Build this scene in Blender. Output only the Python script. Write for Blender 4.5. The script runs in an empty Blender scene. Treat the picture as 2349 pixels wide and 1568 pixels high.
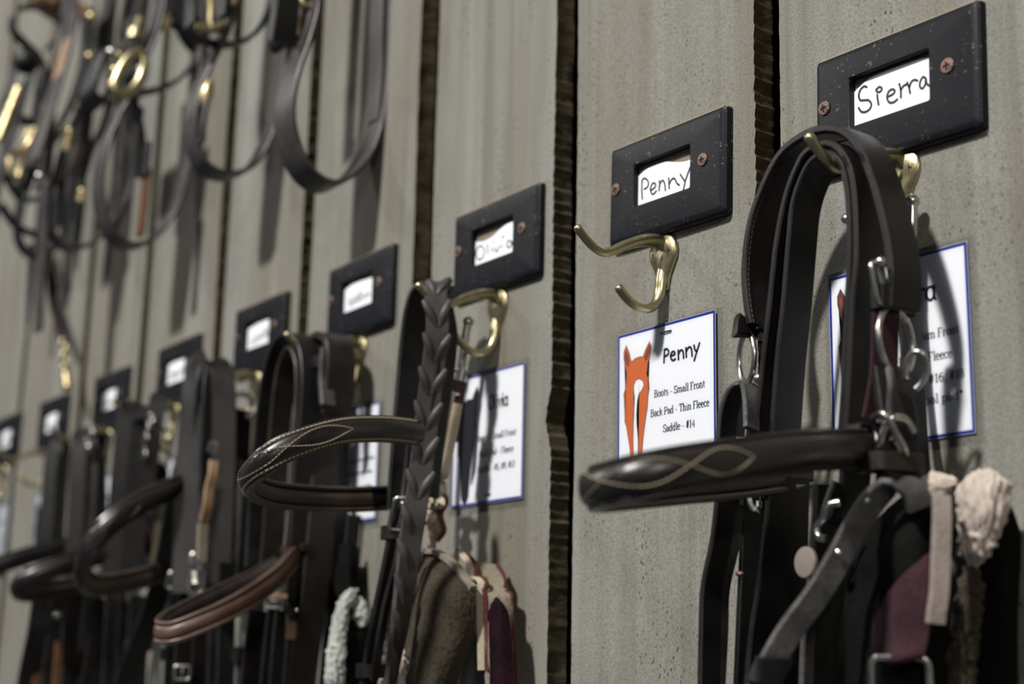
import bpy, bmesh, math, random
from mathutils import Vector, Matrix, noise
random.seed(7)
SC = bpy.context.scene
COL = SC.collection
# ------------------------------------------------------------------ camera
IW, IH, F = 2349.0, 1568.0, 3400.0
YAW, PIT, ROL = (math.radians(a) for a in (-55.7397798, 12.56124599, 1.25862029))
OZ = 1.7                                   # height of the row of name plates above the floor
CP = Vector((.39863406, -.59153755, -.30969462 + OZ))
FW_ = Vector((math.sin(YAW)*math.cos(PIT), math.cos(YAW)*math.cos(PIT), math.sin(PIT)))
R0 = Vector((math.cos(YAW), -math.sin(YAW), 0)); U0 = R0.cross(FW_)
RT = R0*math.cos(ROL) + U0*math.sin(ROL); UP = U0*math.cos(ROL) - R0*math.sin(ROL)
cd = bpy.data.cameras.new('camera'); cam = bpy.data.objects.new('camera', cd); COL.objects.link(cam)
M = Matrix((RT, UP, -FW_)).transposed().to_4x4(); M.translation = CP; cam.matrix_world = M
cd.sensor_width = 36; cd.lens = F/IW*36; cd.clip_start = .02
cd.dof.use_dof = True; cd.dof.focus_distance = .86; cd.dof.aperture_fstop = 5.1; cd.dof.aperture_blades = 0
SC.camera = cam
# ------------------------------------------------------------------ light
w = bpy.data.worlds.new('dim_barn'); SC.world = w; w.use_nodes = True
w.node_tree.nodes['Background'].inputs[0].default_value = (.80, .88, 1.0, 1); w.node_tree.nodes['Background'].inputs[1].default_value = .10
def area(name, loc, tgt, size, power, col):
    l = bpy.data.lights.new(name, 'AREA'); l.shape = 'DISK'; l.size = size; l.energy = power; l.color = col
    o = bpy.data.objects.new(name, l); COL.objects.link(o); o.location = loc
    o.rotation_euler = (Vector(tgt)-Vector(loc)).to_track_quat('-Z', 'Y').to_euler(); return o
area('ceiling_lamp', (.35, -4.8, OZ+4.6), (-.45, 0, OZ), .45, 690, (1, .985, .955))
area('side_fill', (2.8, -2.0, OZ+1.1), (-.5, 0, OZ-.1), .35, 26, (1, .93, .82))  # unseen fill, added to lift the raw board edges and the shadows
area('left_fill', (-4.2, -3.0, OZ+2.6), (-1.6, 0, OZ), .5, 60, (1, .97, .92))  # unseen fill, added to soften the shadows on the left
SC.view_settings.view_transform = 'Standard'; SC.view_settings.look = 'None'
SC.view_settings.gamma = 1; SC.view_settings.exposure = 0.0
SC.view_settings.use_curve_mapping = False
# ------------------------------------------------------------------ placing helpers: a sight line met with a plane of the place
def ray(px, py): return FW_ + RT*((px-IW/2)/F) - UP*((py-IH/2)/F)
def D(px, py, d=0.0):                      # d metres out from the wall
    v = ray(px, py); return CP + v*((-d-CP.y)/v.y)
def X(px, py, x):                          # on the plane at x along the wall
    v = ray(px, py); return CP + v*((x-CP.x)/v.x)
def DS(pts): return [D(*q) for q in pts]
def W(x, d, z): return Vector((x, -d, z+OZ))
def zoomed(ox, oy, s, pts): return [(ox+a*s, oy+b*s) + tuple(r) for a, b, *r in pts]
OUT = Vector((0, -1, 0)); XV = Vector((1, 0, 0)); ZV = Vector((0, 0, 1))
# ------------------------------------------------------------------ things and parts
def empty(name, loc):
    o = bpy.data.objects.new(name, None); COL.objects.link(o); o.location = loc; o.empty_display_size = .02; return o
def thing(name, label, cat, loc, group=None):
    o = empty(name, loc); o['label'] = label; o['category'] = cat
    if group: o['group'] = group
    return o
def rootloc(p):
    while p.parent: p = p.parent
    return p.location.copy()
def mesh(name, bm, mats, parent=None, angle=38, label=None, recalc=True):
    if not isinstance(mats, (list, tuple)): mats = [mats]
    if recalc: bmesh.ops.recalc_face_normals(bm, faces=bm.faces)
    me = bpy.data.meshes.new(name)
    if parent:
        L = rootloc(parent)
        for v in bm.verts: v.co -= L
    for f in bm.faces: f.smooth = True
    bm.to_mesh(me); bm.free()
    for m in mats: me.materials.append(m)
    me.set_sharp_from_angle(angle=math.radians(angle))
    o = bpy.data.objects.new(name, me); COL.objects.link(o)
    if parent: o.parent = parent
    if label: o['label'] = label
    return o
# ------------------------------------------------------------------ shapes
def spline(pts, step=.004, extra=None, closed=False):
    P = [Vector(p) for p in pts]; n = len(P); out = []; ex = []
    segs = n if closed else n-1
    for i in range(segs):
        if closed: a, b, c, e = P[(i-1) % n], P[i], P[(i+1) % n], P[(i+2) % n]
        else:
            b, c = P[i], P[i+1]; a = P[i-1] if i else b*2-c; e = P[i+2] if i+2 < n else c*2-b
        k = max(2, min(60, int((c-b).length/step)+1))
        ta = max((b-a).length, 1e-6)**.5; tb = max((c-b).length, 1e-6)**.5; tc = max((e-c).length, 1e-6)**.5
        m1 = (c-b) + (((b-a)/ta)-((c-a)/(ta+tb)))*tb
        m2 = (c-b) + (((e-c)/tc)-((e-b)/(tb+tc)))*tb
        for j in range(k):
            t = j/k; t2 = t*t; t3 = t2*t
            out.append(b*(2*t3-3*t2+1) + m1*(t3-2*t2+t) + c*(-2*t3+3*t2) + m2*(t3-t2))
            if extra: ex.append(extra[i]*(1-t) + extra[(i+1) % n]*t)
    if not closed:
        out.append(P[-1].copy())
        if extra: ex.append(extra[-1])
    return (out, ex) if extra else out
def flat_prof(w, t, c=.0005):
    a, b = w/2, t/2; c = min(c, b*.8)
    return [(-a, -b+c), (-a+c, -b), (a-c, -b), (a, -b+c), (a, b-c), (a-c, b), (-a+c, b), (-a, b-c)]
def pad_prof(w, t):                        # raised, lined band: dome outside, two rolls and a pad inside
    a = w/2
    out = [(1, 0), (1, .28), (.88, .42), (.78, .34), (.70, .62), (.45, .95), (0, 1.08), (-.45, .95), (-.70, .62), (-.78, .34), (-.88, .42), (-1, .28), (-1, 0)]
    inn = [(-1, -.25), (-.92, -.7), (-.78, -.85), (-.64, -.7), (-.58, -.25), (-.50, -.6), (-.25, -.75), (.25, -.75), (.50, -.6), (.58, -.25), (.64, -.7), (.78, -.85), (.92, -.7), (1, -.25)]
    return [(u*a, v*t) for u, v in out+inn][::-1]
def sweep(bm, prof, path, wd, step=.004, closed=False, taper=None, frames=None):
    if isinstance(wd, list): P, E = spline(path, step, [Vector(q) for q in wd], closed)
    else: P = spline(path, step, None, closed); E = [Vector(wd)]*len(P)
    n = len(P); rings = []
    for i in range(n):
        a = P[i-1] if (i or closed) else P[i]; b = P[(i+1) % n] if (i < n-1 or closed) else P[i]
        T = (b-a).normalized(); Wd = E[i]-T*E[i].dot(T); Wd.normalize(); N = T.cross(Wd)
        s = taper(i/(n-1)) if taper else 1
        if frames is not None: frames.append((P[i], T, Wd, N))
        rings.append([bm.verts.new(P[i]+Wd*(u*s)+N*(v*s)) for u, v in prof])
    m = len(prof)
    for i in range(n if closed else n-1):
        A, B = rings[i], rings[(i+1) % n]
        for j in range(m): bm.faces.new((A[j], A[(j+1) % m], B[(j+1) % m], B[j]))
    if not closed:
        bm.faces.new(rings[0][::-1]); bm.faces.new(rings[-1])
    return P
def ribbon(bm, path, w, t, wd, **k): return sweep(bm, flat_prof(w, t), path, wd, **k)
def tube(bm, path, r, seg=10, closed=False, step=.003, taper=None, flat=1.0, ref=None):
    prof = [(math.cos(2*math.pi*i/seg)*r, math.sin(2*math.pi*i/seg)*r*flat) for i in range(seg)]
    P = [Vector(p) for p in path]
    r0 = ref or Vector((.31, .47, .83))
    return sweep(bm, prof, P, r0, step=step, closed=closed, taper=taper)
def blob(bm, c, r, scale=(1, 1, 1), seg=14):
    q = bmesh.ops.create_uvsphere(bm, u_segments=seg, v_segments=seg-4, radius=r)
    for v in q['verts']: v.co = Vector((v.co.x*scale[0], v.co.y*scale[1], v.co.z*scale[2]))+c
def ring(bm, c, a, b, r, seg=10):          # a, b: the two half axes
    n = 40; tube(bm, [c+a*math.cos(2*math.pi*i/n)+b*math.sin(2*math.pi*i/n) for i in range(n)], r, seg, True, step=1, ref=a.cross(b).normalized())
def rrect(c, a, b, rad=.35, n=6):          # rounded rectangle path
    out = []
    for k, (sx, sy) in enumerate(((1, 1), (-1, 1), (-1, -1), (1, -1))):
        for i in range(n+1):
            t = math.pi/2*(k+i/n); out.append(c+a*(sx*(1-rad)+rad*math.cos(t))+b*(sy*(1-rad)+rad*math.sin(t)))
    return out
def disc(bm, c, n, r, h, seg=20, dome=0.0):
    n = n.normalized(); a = n.orthogonal().normalized(); b = n.cross(a); prev = None; rows = []
    for rr, hh in ((r, 0), (r, h*.7), (r*.93, h), (r*.5, h+dome*.75), (.0001, h+dome)):
        rows.append([bm.verts.new(c+n*hh+(a*math.cos(2*math.pi*i/seg)+b*math.sin(2*math.pi*i/seg))*rr) for i in range(seg)])
    for A, B in zip(rows, rows[1:]):
        for i in range(seg): bm.faces.new((A[i], A[(i+1) % seg], B[(i+1) % seg], B[i]))
    bm.faces.new(rows[0][::-1]); bm.faces.new(rows[-1])
def box(bm, c, ax, ay, az):                # half axes
    vs = [bm.verts.new(c+ax*i+ay*j+az*k) for i in (-1, 1) for j in (-1, 1) for k in (-1, 1)]
    for f in ((0, 1, 3, 2), (4, 6, 7, 5), (0, 4, 5, 1), (2, 3, 7, 6), (0, 2, 6, 4), (1, 5, 7, 3)): bm.faces.new([vs[i] for i in f])
def plate(bm, pts, thick, back=Vector((0, 1, 0))):   # outline with its own thickness
    vs = [bm.verts.new(p) for p in pts]; f = bm.faces.new(vs)
    g = bmesh.ops.extrude_face_region(bm, geom=[f])
    for v in g['geom']:
        if isinstance(v, bmesh.types.BMVert): v.co += back*thick
    bmesh.ops.triangulate(bm, faces=[f for f in bm.faces if len(f.verts) > 4])
def loft(bm, rows, thick, nu=24, nv=36, amp=0.0, freq=60, inward=Vector((0, 1, 0)), seed=0):
    R = [spline(r, 1e9) for r in rows]
    def interp(L, t):
        n = len(L)-1; x = min(max(t, 0), 1)*n; i = min(int(x), n-1); f = x-i
        a = L[max(i-1, 0)]; b = L[i]; c = L[i+1]; e = L[min(i+2, n)]
        return ((2*b)+(c-a)*f+(2*a-5*b+4*c-e)*f*f+(3*b-a-3*c+e)*f**3)*.5
    rows = [[Vector(p) for p in r] for r in rows]
    grid = []
    for j in range(nv+1):
        cols = []
        for i in range(nu+1):
            p = interp([interp(r, i/nu) for r in rows], j/nv); cols.append(p)
        grid.append(cols)
    cu = grid[nv//2][nu//2+1]-grid[nv//2][nu//2-1]; cv = grid[nv//2+1][nu//2]-grid[nv//2-1][nu//2]; flip = -1 if cu.cross(cv).dot(inward) > 0 else 1
    F_ = []; B_ = []
    for j in range(nv+1):
        fr = []; bk = []
        for i in range(nu+1):
            p = grid[j][i]; du = grid[j][min(i+1, nu)]-grid[j][max(i-1, 0)]; dv = grid[min(j+1, nv)][i]-grid[max(j-1, 0)][i]
            N = du.cross(dv)
            N = N.normalized()*flip if N.length > 1e-12 else -inward
            h = amp*(noise.noise(p*freq+Vector((seed, 0, 0)))+.5*noise.noise(p*freq*2.3)) if amp else 0
            fr.append(bm.verts.new(p+N*h)); bk.append(bm.verts.new(p-N*thick))
        F_.append(fr); B_.append(bk)
    for j in range(nv):
        for i in range(nu):
            bm.faces.new((F_[j][i], F_[j][i+1], F_[j+1][i+1], F_[j+1][i])); bm.faces.new((B_[j][i], B_[j+1][i], B_[j+1][i+1], B_[j][i+1]))
    for j in range(nv):
        for i in (0, nu): bm.faces.new((F_[j][i], F_[j+1][i], B_[j+1][i], B_[j][i]))
    for i in range(nu):
        for j in (0, nv): bm.faces.new((F_[j][i], F_[j][i+1], B_[j][i+1], B_[j][i]))
def fleece(bm, path, radii, flat=1.0, amp=.004, freq=140, ref=None, seg=40, step=.0025):
    P, Rr = spline(path, step, [Vector((r, 0, 0)) for r in radii]); n = len(P); rings = []; ref = ref or Vector((1, 0, .1))
    for i in range(n):
        T = (P[min(i+1, n-1)]-P[max(i-1, 0)]).normalized(); A = ref-T*ref.dot(T); A.normalize(); B = T.cross(A); r = Rr[i].x
        e = min(1, .35+min(i, n-1-i)/5)
        rg = []
        for k in range(seg):
            t = 2*math.pi*k/seg; dr = A*math.cos(t)+B*math.sin(t)*flat; p = P[i]+dr*(r*e)
            h = amp*(abs(noise.noise(p*freq))*1.3+.6*noise.noise(p*freq*2.4))
            rg.append(bm.verts.new(p+dr*h))
        rings.append(rg)
    for A, B in zip(rings, rings[1:]):
        for k in range(seg): bm.faces.new((A[k], A[(k+1) % seg], B[(k+1) % seg], B[k]))
    bm.faces.new(rings[0][::-1]); bm.faces.new(rings[-1])
def nb(): return bmesh.new()
# ------------------------------------------------------------------ materials
def mat(name, col, rough=.5, metal=0.0, spec=.5, sheen=0.0):
    m = bpy.data.materials.new(name); m.use_nodes = True; b = m.node_tree.nodes['Principled BSDF']
    b.inputs['Base Color'].default_value = (*col, 1); b.inputs['Roughness'].default_value = rough; b.inputs['Metallic'].default_value = metal
    b.inputs['Specular IOR Level'].default_value = spec; b.inputs['Sheen Weight'].default_value = sheen
    return m
class NT:
    def __init__(s, m): s.m = m; s.t = m.node_tree; s.b = s.t.nodes['Principled BSDF']; s.co = s.t.nodes.new('ShaderNodeTexCoord').outputs['Object']
    def n(s, kind, **kw):
        o = s.t.nodes.new(kind)
        for k, v in kw.items():
            if k.startswith('_'): setattr(o, k[1:], v)
        return o
    def l(s, a, b): s.t.links.new(a, b)
    def map(s, sc, loc=(0, 0, 0)):
        o = s.n('ShaderNodeMapping'); s.l(s.co, o.inputs[0]); o.inputs['Scale'].default_value = sc; o.inputs['Location'].default_value = loc; return o.outputs[0]
    def noise(s, vec, scale, det=4, rough=.6, dist=0.0):
        o = s.n('ShaderNodeTexNoise'); s.l(vec, o.inputs['Vector']); o.inputs['Scale'].default_value = scale; o.inputs['Detail'].default_value = det
        o.inputs['Roughness'].default_value = rough; o.inputs['Distortion'].default_value = dist; return o.outputs['Fac']
    def ramp(s, fac, stops):
        o = s.n('ShaderNodeValToRGB'); s.l(fac, o.inputs[0]); r = o.color_ramp
        while len(r.elements) < len(stops): r.elements.new(.5)
        for e, (p, c) in zip(r.elements, stops): e.position = p; e.color = (*c, 1) if isinstance(c, tuple) else (c, c, c, 1)
        return o.outputs[0]
    def mix(s, fac, a, b, mode='MIX'):
        o = s.n('ShaderNodeMix', _data_type='RGBA', _blend_type=mode)
        for i, q in ((0, fac), (6, a), (7, b)):
            if hasattr(q, 'is_output'): s.l(q, o.inputs[i])
            elif isinstance(q, tuple): o.inputs[i].default_value = (*q, 1)
            else: o.inputs[i].default_value = q
        return o.outputs[2]
    def math(s, op, a, b):
        o = s.n('ShaderNodeMath', _operation=op)
        for i, q in ((0, a), (1, b)):
            if hasattr(q, 'is_output'): s.l(q, o.inputs[i])
            else: o.inputs[i].default_value = q
        return o.outputs[0]
    def bump(s, h, st, dist=.001):
        o = s.n('ShaderNodeBump'); s.l(h, o.inputs['Height']); o.inputs['Strength'].default_value = st; o.inputs['Distance'].default_value = dist; s.l(o.outputs[0], s.b.inputs['Normal'])
    def col(s, c): s.l(c, s.b.inputs['Base Color'])
    def rough(s, r): s.l(r, s.b.inputs['Roughness'])
def leather(name, c1, c2, rough=.42, grain=700, bump=.25, spec=.36):
    m = mat(name, c1, rough, 0, spec); t = NT(m); n1 = t.noise(t.co, 45, 5); n2 = t.noise(t.co, grain, 3)
    t.col(t.mix(t.ramp(n1, [(.35, 0.0), (.7, 1.0)]), c1, c2)); t.bump(n2, bump, .0006)
    t.rough(t.ramp(n1, [(.3, rough-.07), (.75, rough+.13)])); return m
BLACK = leather('black_leather', (.004, .0038, .004), (.009, .008, .008), .46)
DARK = leather('dark_brown_leather', (.006, .0045, .0042), (.012, .009, .008), .42)
BROWN = leather('brown_leather', (.013, .0088, .007), (.024, .016, .0125), .44)
BAND = leather('polished_band_leather', (.008, .0058, .005), (.015, .0105, .009), .30, 700, .15, .6)
WORN = leather('worn_black_leather', (.026, .025, .024), (.095, .090, .088), .42, 350, .6, .45)
HALT = leather('halter_leather', (.034, .029, .028), (.062, .054, .053), .36)
HALTB = leather('halter_black_leather', (.012, .011, .012), (.024, .022, .024), .38)
LACE = leather('laced_leather', (.034, .028, .027), (.052, .045, .043), .46)
TAN = leather('tan_leather', (.20, .12, .065), (.30, .19, .11), .55)
ORANGE = leather('orange_brown_leather', (.085, .036, .014), (.14, .062, .028), .5)
PADL = leather('padded_lining_leather', (.045, .032, .025), (.075, .055, .043), .42)
PADR = leather('reddish_lining_leather', (.075, .038, .026), (.11, .062, .045), .36, 700, .2, .5)
GUARD = mat('pale_rubber', (.19, .16, .14), .6)
THREAD = mat('cream_thread', (.24, .20, .14), .8)
def speckled(name, base, specks, scale, thr, rough, metal=0.0, bump=.2):
    m = mat(name, base, rough, metal, .22 if not metal else .5); t = NT(m); n = t.noise(t.co, scale, 2, .5); k = t.noise(t.co, scale*.12, 3)
    t.col(t.mix(t.ramp(t.math('MULTIPLY', n, t.ramp(k, [(.3, .75), (.7, 1.1)])), [(thr, 0.0), (thr+.05, 1.0)]), base, specks)); t.bump(n, bump, .0004); return m
BPLAS = speckled('dusty_black_plate', (.004, .0045, .0075), (.10, .09, .07), 520, .64, .46)
def brass(name, c, rough):
    m = mat(name, c, rough, 1.0); t = NT(m); n = t.noise(t.co, 120, 5); t.col(t.mix(t.ramp(n, [(.35, 0.0), (.7, 1.0)]), c, tuple(q*.55 for q in c)))
    t.rough(t.ramp(n, [(.3, rough), (.8, rough+.2)])); return m
BRASS = brass('aged_brass', (.56, .49, .30), .26)
BRASSY = brass('polished_brass', (.66, .53, .30), .34)
STEEL = brass('stainless_steel', (.62, .60, .56), .18)
RUST = speckled('rusty_screw', (.22, .14, .11), (.09, .05, .035), 900, .5, .55, .5)
SLOT = mat('screw_recess', (.01, .009, .009), .8)
PAPER = mat('white_paper', (.86, .87, .90), .6)
BLUE = mat('blue_print', (.008, .03, .27), .5)
INK = mat('dark_ink', (.022, .032, .045), .6)
PRINTK = mat('printed_black', (.016, .018, .024), .55)
TOPTAN = mat('tan_top_edge', (.24, .19, .13), .95)  # tan for the upper faces of the plate frames
CARDBACK = mat('tan_backing', (.20, .16, .12), .8)
CHEST = mat('chestnut_print', (.62, .155, .045), .55)
EARD = mat('chestnut_ear_print', (.25, .085, .04), .55)
BAYP = mat('bay_print', (.15, .045, .035), .55)
OUTL = mat('outline_print', (.09, .05, .05), .6)
def fabric(name, c1, c2, scale, rough=.95, bump=.6, sheen=.3):
    m = mat(name, c1, rough, 0, .05, sheen); t = NT(m); n = t.noise(t.co, scale, 4); k = t.noise(t.co, scale*.08, 3)
    t.col(t.mix(t.ramp(t.math('ADD', t.math('MULTIPLY', n, .5), t.math('MULTIPLY', k, .5)), [(.38, 0.0), (.62, 1.0)]), c1, c2)); t.bump(n, bump, .0015); return m
FLEECE = fabric('cream_fleece', (.34, .28, .23), (.56, .48, .41), 380)
FLEECEG = fabric('grey_fleece', (.26, .27, .24), (.44, .45, .42), 320)
FLEECEB = fabric('brown_and_shaded_fleece', (.026, .020, .013), (.062, .049, .035), 420, .95, .6, .08)  # brown fleece with the shade under the bridles put into its colour
MAROON = fabric('maroon_hook_tape', (.008, .0035, .0055), (.02, .008, .012), 700, .95, .6, 0)
PLUM = fabric('plum_webbing', (.028, .012, .016), (.050, .024, .029), 600, .95, .6, .06)
BEIGE = fabric('beige_binding', (.36, .30, .215), (.50, .43, .33), 500, .85, .4)
PALEB = fabric('greyish_binding', (.20, .165, .145), (.29, .24, .21), 500, .85, .4, .05)
BEIGED = fabric('drab_beige_cloth', (.15, .125, .09), (.24, .205, .155), 400, .9, .4)
REDE = fabric('red_edging', (.07, .020, .015), (.115, .038, .028), 500, .85, .3, .05)
NEO = fabric('black_neoprene', (.004, .004, .004), (.008, .0075, .007), 500, .9, .3, 0)
def clear_plastic():
    m = bpy.data.materials.new('clear_laminate'); m.use_nodes = True; t = m.node_tree; t.nodes.clear()
    o = t.nodes.new('ShaderNodeOutputMaterial'); mx = t.nodes.new('ShaderNodeMixShader'); tr = t.nodes.new('ShaderNodeBsdfTransparent'); g = t.nodes.new('ShaderNodeBsdfGlossy')
    fr = t.nodes.new('ShaderNodeFresnel'); fr.inputs[0].default_value = 1.35; g.inputs['Roughness'].default_value = .22; tr.inputs[0].default_value = (.97, .97, .97, 1)
    t.links.new(fr.outputs[0], mx.inputs[0]); t.links.new(tr.outputs[0], mx.inputs[1]); t.links.new(g.outputs[0], mx.inputs[2]); t.links.new(mx.outputs[0], o.inputs[0]); return m
CLEAR = clear_plastic()
def board_face():
    m = mat('weathered_painted_board', (.3, .29, .25), .82, 0, .25); t = NT(m)
    g1 = t.noise(t.map((90, 1, 2.2)), 1, 6, .65, .3); g2 = t.noise(t.map((420, 1, 9)), 1, 4, .6); big = t.noise(t.map((9, 1, 3.0)), 1, 4, .55); sand = t.noise(t.co, 620, 3, .7)
    c = t.mix(t.ramp(g1, [(.25, 0.0), (.8, 1.0)]), (.178, .172, .146), (.278, .271, .238))
    c = t.mix(t.ramp(big, [(.42, 0.0), (.72, .62)]), c, (.160, .127, .085))
    c = t.mix(t.ramp(t.noise(t.map((16, 1, 1.6), (3, 0, 0)), 1, 3, .5), [(.50, 0.0), (.78, .75)]), c, (.305, .316, .305))
    c = t.mix(t.ramp(sand, [(.3, .6), (.60, 0.0)]), c, (.100, .092, .074))
    c = t.mix(t.ramp(t.noise(t.map((38, 1, .9), (7, 0, 2)), 1, 4, .6), [(.52, 0.0), (.74, .55)]), c, (.115, .100, .072))
    c = t.mix(t.ramp(g2, [(.62, 0.0), (.8, .35)]), c, (.30, .29, .25))
    pit = t.n('ShaderNodeTexVoronoi'); t.l(t.map((330, 330, 190)), pit.inputs['Vector']); pit.inputs['Scale'].default_value = 1
    zone = t.ramp(t.noise(t.map((30, 30, 9)), 1, 3), [(.47, 0.0), (.66, 1.0)])
    pm = t.math('MULTIPLY', t.ramp(pit.outputs['Distance'], [(.14, 1.0), (.28, 0.0)]), zone)
    c = t.mix(t.math('MULTIPLY', pm, .9), c, (.035, .03, .024))
    t.col(c)
    h = t.math('SUBTRACT', t.math('ADD', t.math('MULTIPLY', g1, .5), t.math('MULTIPLY', sand, .7)), t.math('MULTIPLY', pm, .9))
    t.bump(h, .5, .0012); return m
def raw_edge():
    m = mat('raw_sawn_edge', (.07, .05, .03), .92, 0, .15); t = NT(m)
    g = t.noise(t.map((30, 60, 260)), 1, 5, .7, .4); h = t.noise(t.map((60, 60, 28)), 1, 4, .6)
    c = t.mix(t.ramp(g, [(.3, 0.0), (.72, 1.0)]), (.026, .021, .0125), (.125, .100, .062)); c = t.mix(t.ramp(h, [(.4, 0.0), (.75, .7)]), c, (.05, .038, .022))
    t.col(c); t.bump(g, .8, .002); return m
BOARD = board_face(); EDGE = raw_edge(); VOID = mat('dark_cavity', (.006, .005, .004), .95)
# ------------------------------------------------------------------ the wall: rough sawn vertical boards
gaps = [(-.2165, -.1945), (-.4212, -.3932), (-.6168, -.5872), (-.8250, -.8030), (-1.0235, -1.0000)]
for px, py in ((322, 860), (197, 786), (60, 786)):
    x = D(px, py).x; gaps.append((x-.011, x+.011))
x = gaps[-1][0]
while x > -4.2: gaps.append((x-.235, x-.213)); x -= .235
gaps = [(.004, .026), (.215, .237), (.43, .452)][::-1]+gaps
TH = .0165
bm = nb()
Z0, Z1 = OZ-1.1, OZ+1.9
def wob(z, k, amp, f): return amp*noise.noise(Vector((k*7.3, 1.7, z*f)))
for bi, (g0, g1) in enumerate(zip(gaps[1:], gaps)):
    xl, xr = g0[1], g1[0]
    near = xr > -1.1
    dz = .0024 if near else .02
    nz = int((Z1-Z0)/dz); nx = 8; cup = .0012*random.uniform(-1, 1); tilt = .0
    prev = None
    for j in range(nz+1):
        z = Z0+(Z1-Z0)*j/nz
        saw = .0016*max(0, ((z*118) % 1.0)-.15)*max(0, noise.noise(Vector((bi*3.1, 0, z*5)))+.25) if near else 0
        er = xr-.006*math.exp(-((z-OZ+.137)/.016)**2)*(abs(xr+.4212) < .001)+wob(z, bi, .0024, 5)+wob(z, bi+20, .0009, 90)+saw*1.1; el = xl+wob(z, bi+40, .0018, 6)+wob(z, bi+60, .0005, 120)
        row = []
        for i in range(nx+1):
            u = i/nx; row.append(bm.verts.new((el+(er-el)*u, -cup*(4*u*(1-u))*1.0, z)))
        side_r = [bm.verts.new((er-.0008+wob(z, bi+80+k, .0009, 70), TH*k/3, z)) for k in (1, 2, 3)]
        side_l = [bm.verts.new((el+.0008, TH, z))]
        cur = (row, side_r, side_l)
        if prev:
            for i in range(nx): bm.faces.new((prev[0][i], prev[0][i+1], row[i+1], row[i])).material_index = 0
            A = [prev[0][-1]]+prev[1]; B = [row[-1]]+side_r
            for k in range(3): bm.faces.new((A[k], A[k+1], B[k+1], B[k])).material_index = 1
            bm.faces.new((prev[0][0], row[0], side_l[0], prev[2][0])).material_index = 1
            bm.faces.new((prev[1][-1], prev[2][0], side_l[0], side_r[-1])).material_index = 1
        prev = cur
yb = .034
vs = [bm.verts.new(q) for q in ((-4.6, yb, Z0), (.7, yb, Z0), (.7, yb, Z1), (-4.6, yb, Z1))]; bm.faces.new(vs).material_index = 2
wall = mesh('wall_back', bm, [BOARD, EDGE, VOID], None, 30, recalc=False)
wall['kind'] = 'structure'
# ------------------------------------------------------------------ name plates
PX_ = [-.104, -.2923, -.4877, -.6981, -.8992, -1.106, -1.3148, -1.5315, -1.7384]
PZ_ = [-.0022, -.0005, .0015, .0042, .0043, -.0004, -.0023, -.0034, -.0011]
PR_ = [math.radians(a) for a in (-1.6, -1.3, -.3, .2, -.4, -.1, -.4, -.6, -.2)]
def pen(bm, pts, r=.0007, smooth=True, thick=.0002):   # a pen line lying on a card
    P = spline(pts, .0012) if smooth and len(pts) > 2 else [Vector(p) for p in pts]
    sweep(bm, [(-r, 0), (r, 0), (r*.9, thick), (-r*.9, thick)], P, XV*.37+ZV*.9, step=1)
def inkline(bm, P, r=.0007):
    # flat ribbon of ink facing out of the wall
    n = len(P); L = []; Rr = []
    for i in range(n):
        T = (P[min(i+1, n-1)]-P[max(i-1, 0)]); T = T.normalized() if T.length > 1e-9 else XV
        S = T.cross(OUT).normalized()*r; L.append(bm.verts.new(P[i]+S)); Rr.append(bm.verts.new(P[i]-S))
    for i in range(n-1): bm.faces.new((L[i], L[i+1], Rr[i+1], Rr[i]))
    for p in (P[0], P[-1]):
        c = [bm.verts.new(p+(XV*math.cos(a)+ZV*math.sin(a))*r) for a in [k*math.pi/4 for k in range(8)]]; bm.faces.new(c)
def strokes(name, sets, mt, parent, r=.0007, smooth=True, lab=None):
    bm = nb()
    for s in sets: inkline(bm, spline(s, .001) if smooth and len(s) > 2 else [Vector(q) for q in s], r)
    return mesh(name, bm, mt, parent, recalc=False, label=lab)
s1 = .26789
PENNY = [[(460, 955), (455, 870), (458, 810)], [(455, 802), (470, 780), (500, 790), (512, 820), (505, 850), (475, 872)],
 [(530, 882), (570, 852), (572, 826), (550, 820), (532, 850), (530, 885), (550, 915), (580, 886)],
 [(605, 800), (608, 835), (602, 882)], [(604, 850), (616, 812), (636, 796), (650, 822), (657, 882)], [(685, 775), (690, 866)],
 [(690, 830), (712, 786), (735, 780), (755, 820), (776, 836)], [(785, 745), (805, 776), (822, 802)], [(870, 682), (845, 750), (825, 810), (815, 862), (800, 905)]]
PENNY = [[D(1350+a*s1, 200+b*s1, .0027) for a, b in s] for s in PENNY]
s2 = .33157
SIERRA = [[(1170, 600), (1150, 596), (1125, 622), (1115, 660), (1124, 690), (1152, 692), (1182, 692), (1201, 716), (1195, 746), (1165, 771), (1132, 771), (1115, 746)],
 [(1243, 655), (1245, 682), (1252, 722)], [(1235, 620), (1255, 600), (1276, 612), (1262, 633), (1240, 633), (1235, 620)],
 [(1320, 666), (1355, 646), (1365, 626), (1345, 616), (1322, 632), (1310, 670), (1325, 706), (1355, 706), (1381, 686)],
 [(1395, 580), (1405, 620), (1406, 672)], [(1405, 622), (1425, 592), (1446, 583)], [(1450, 570), (1462, 602), (1470, 642)], [(1464, 602), (1480, 562), (1500, 551), (1521, 556)],
 [(1577, 540), (1560, 530), (1541, 560), (1538, 600), (1556, 610), (1575, 580), (1579, 541), (1584, 576), (1610, 596)]]
SIERRA = [[D(1600+a*s2, b*s2, .0027) for a, b in s] for s in SIERRA]
s3 = .20408
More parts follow.
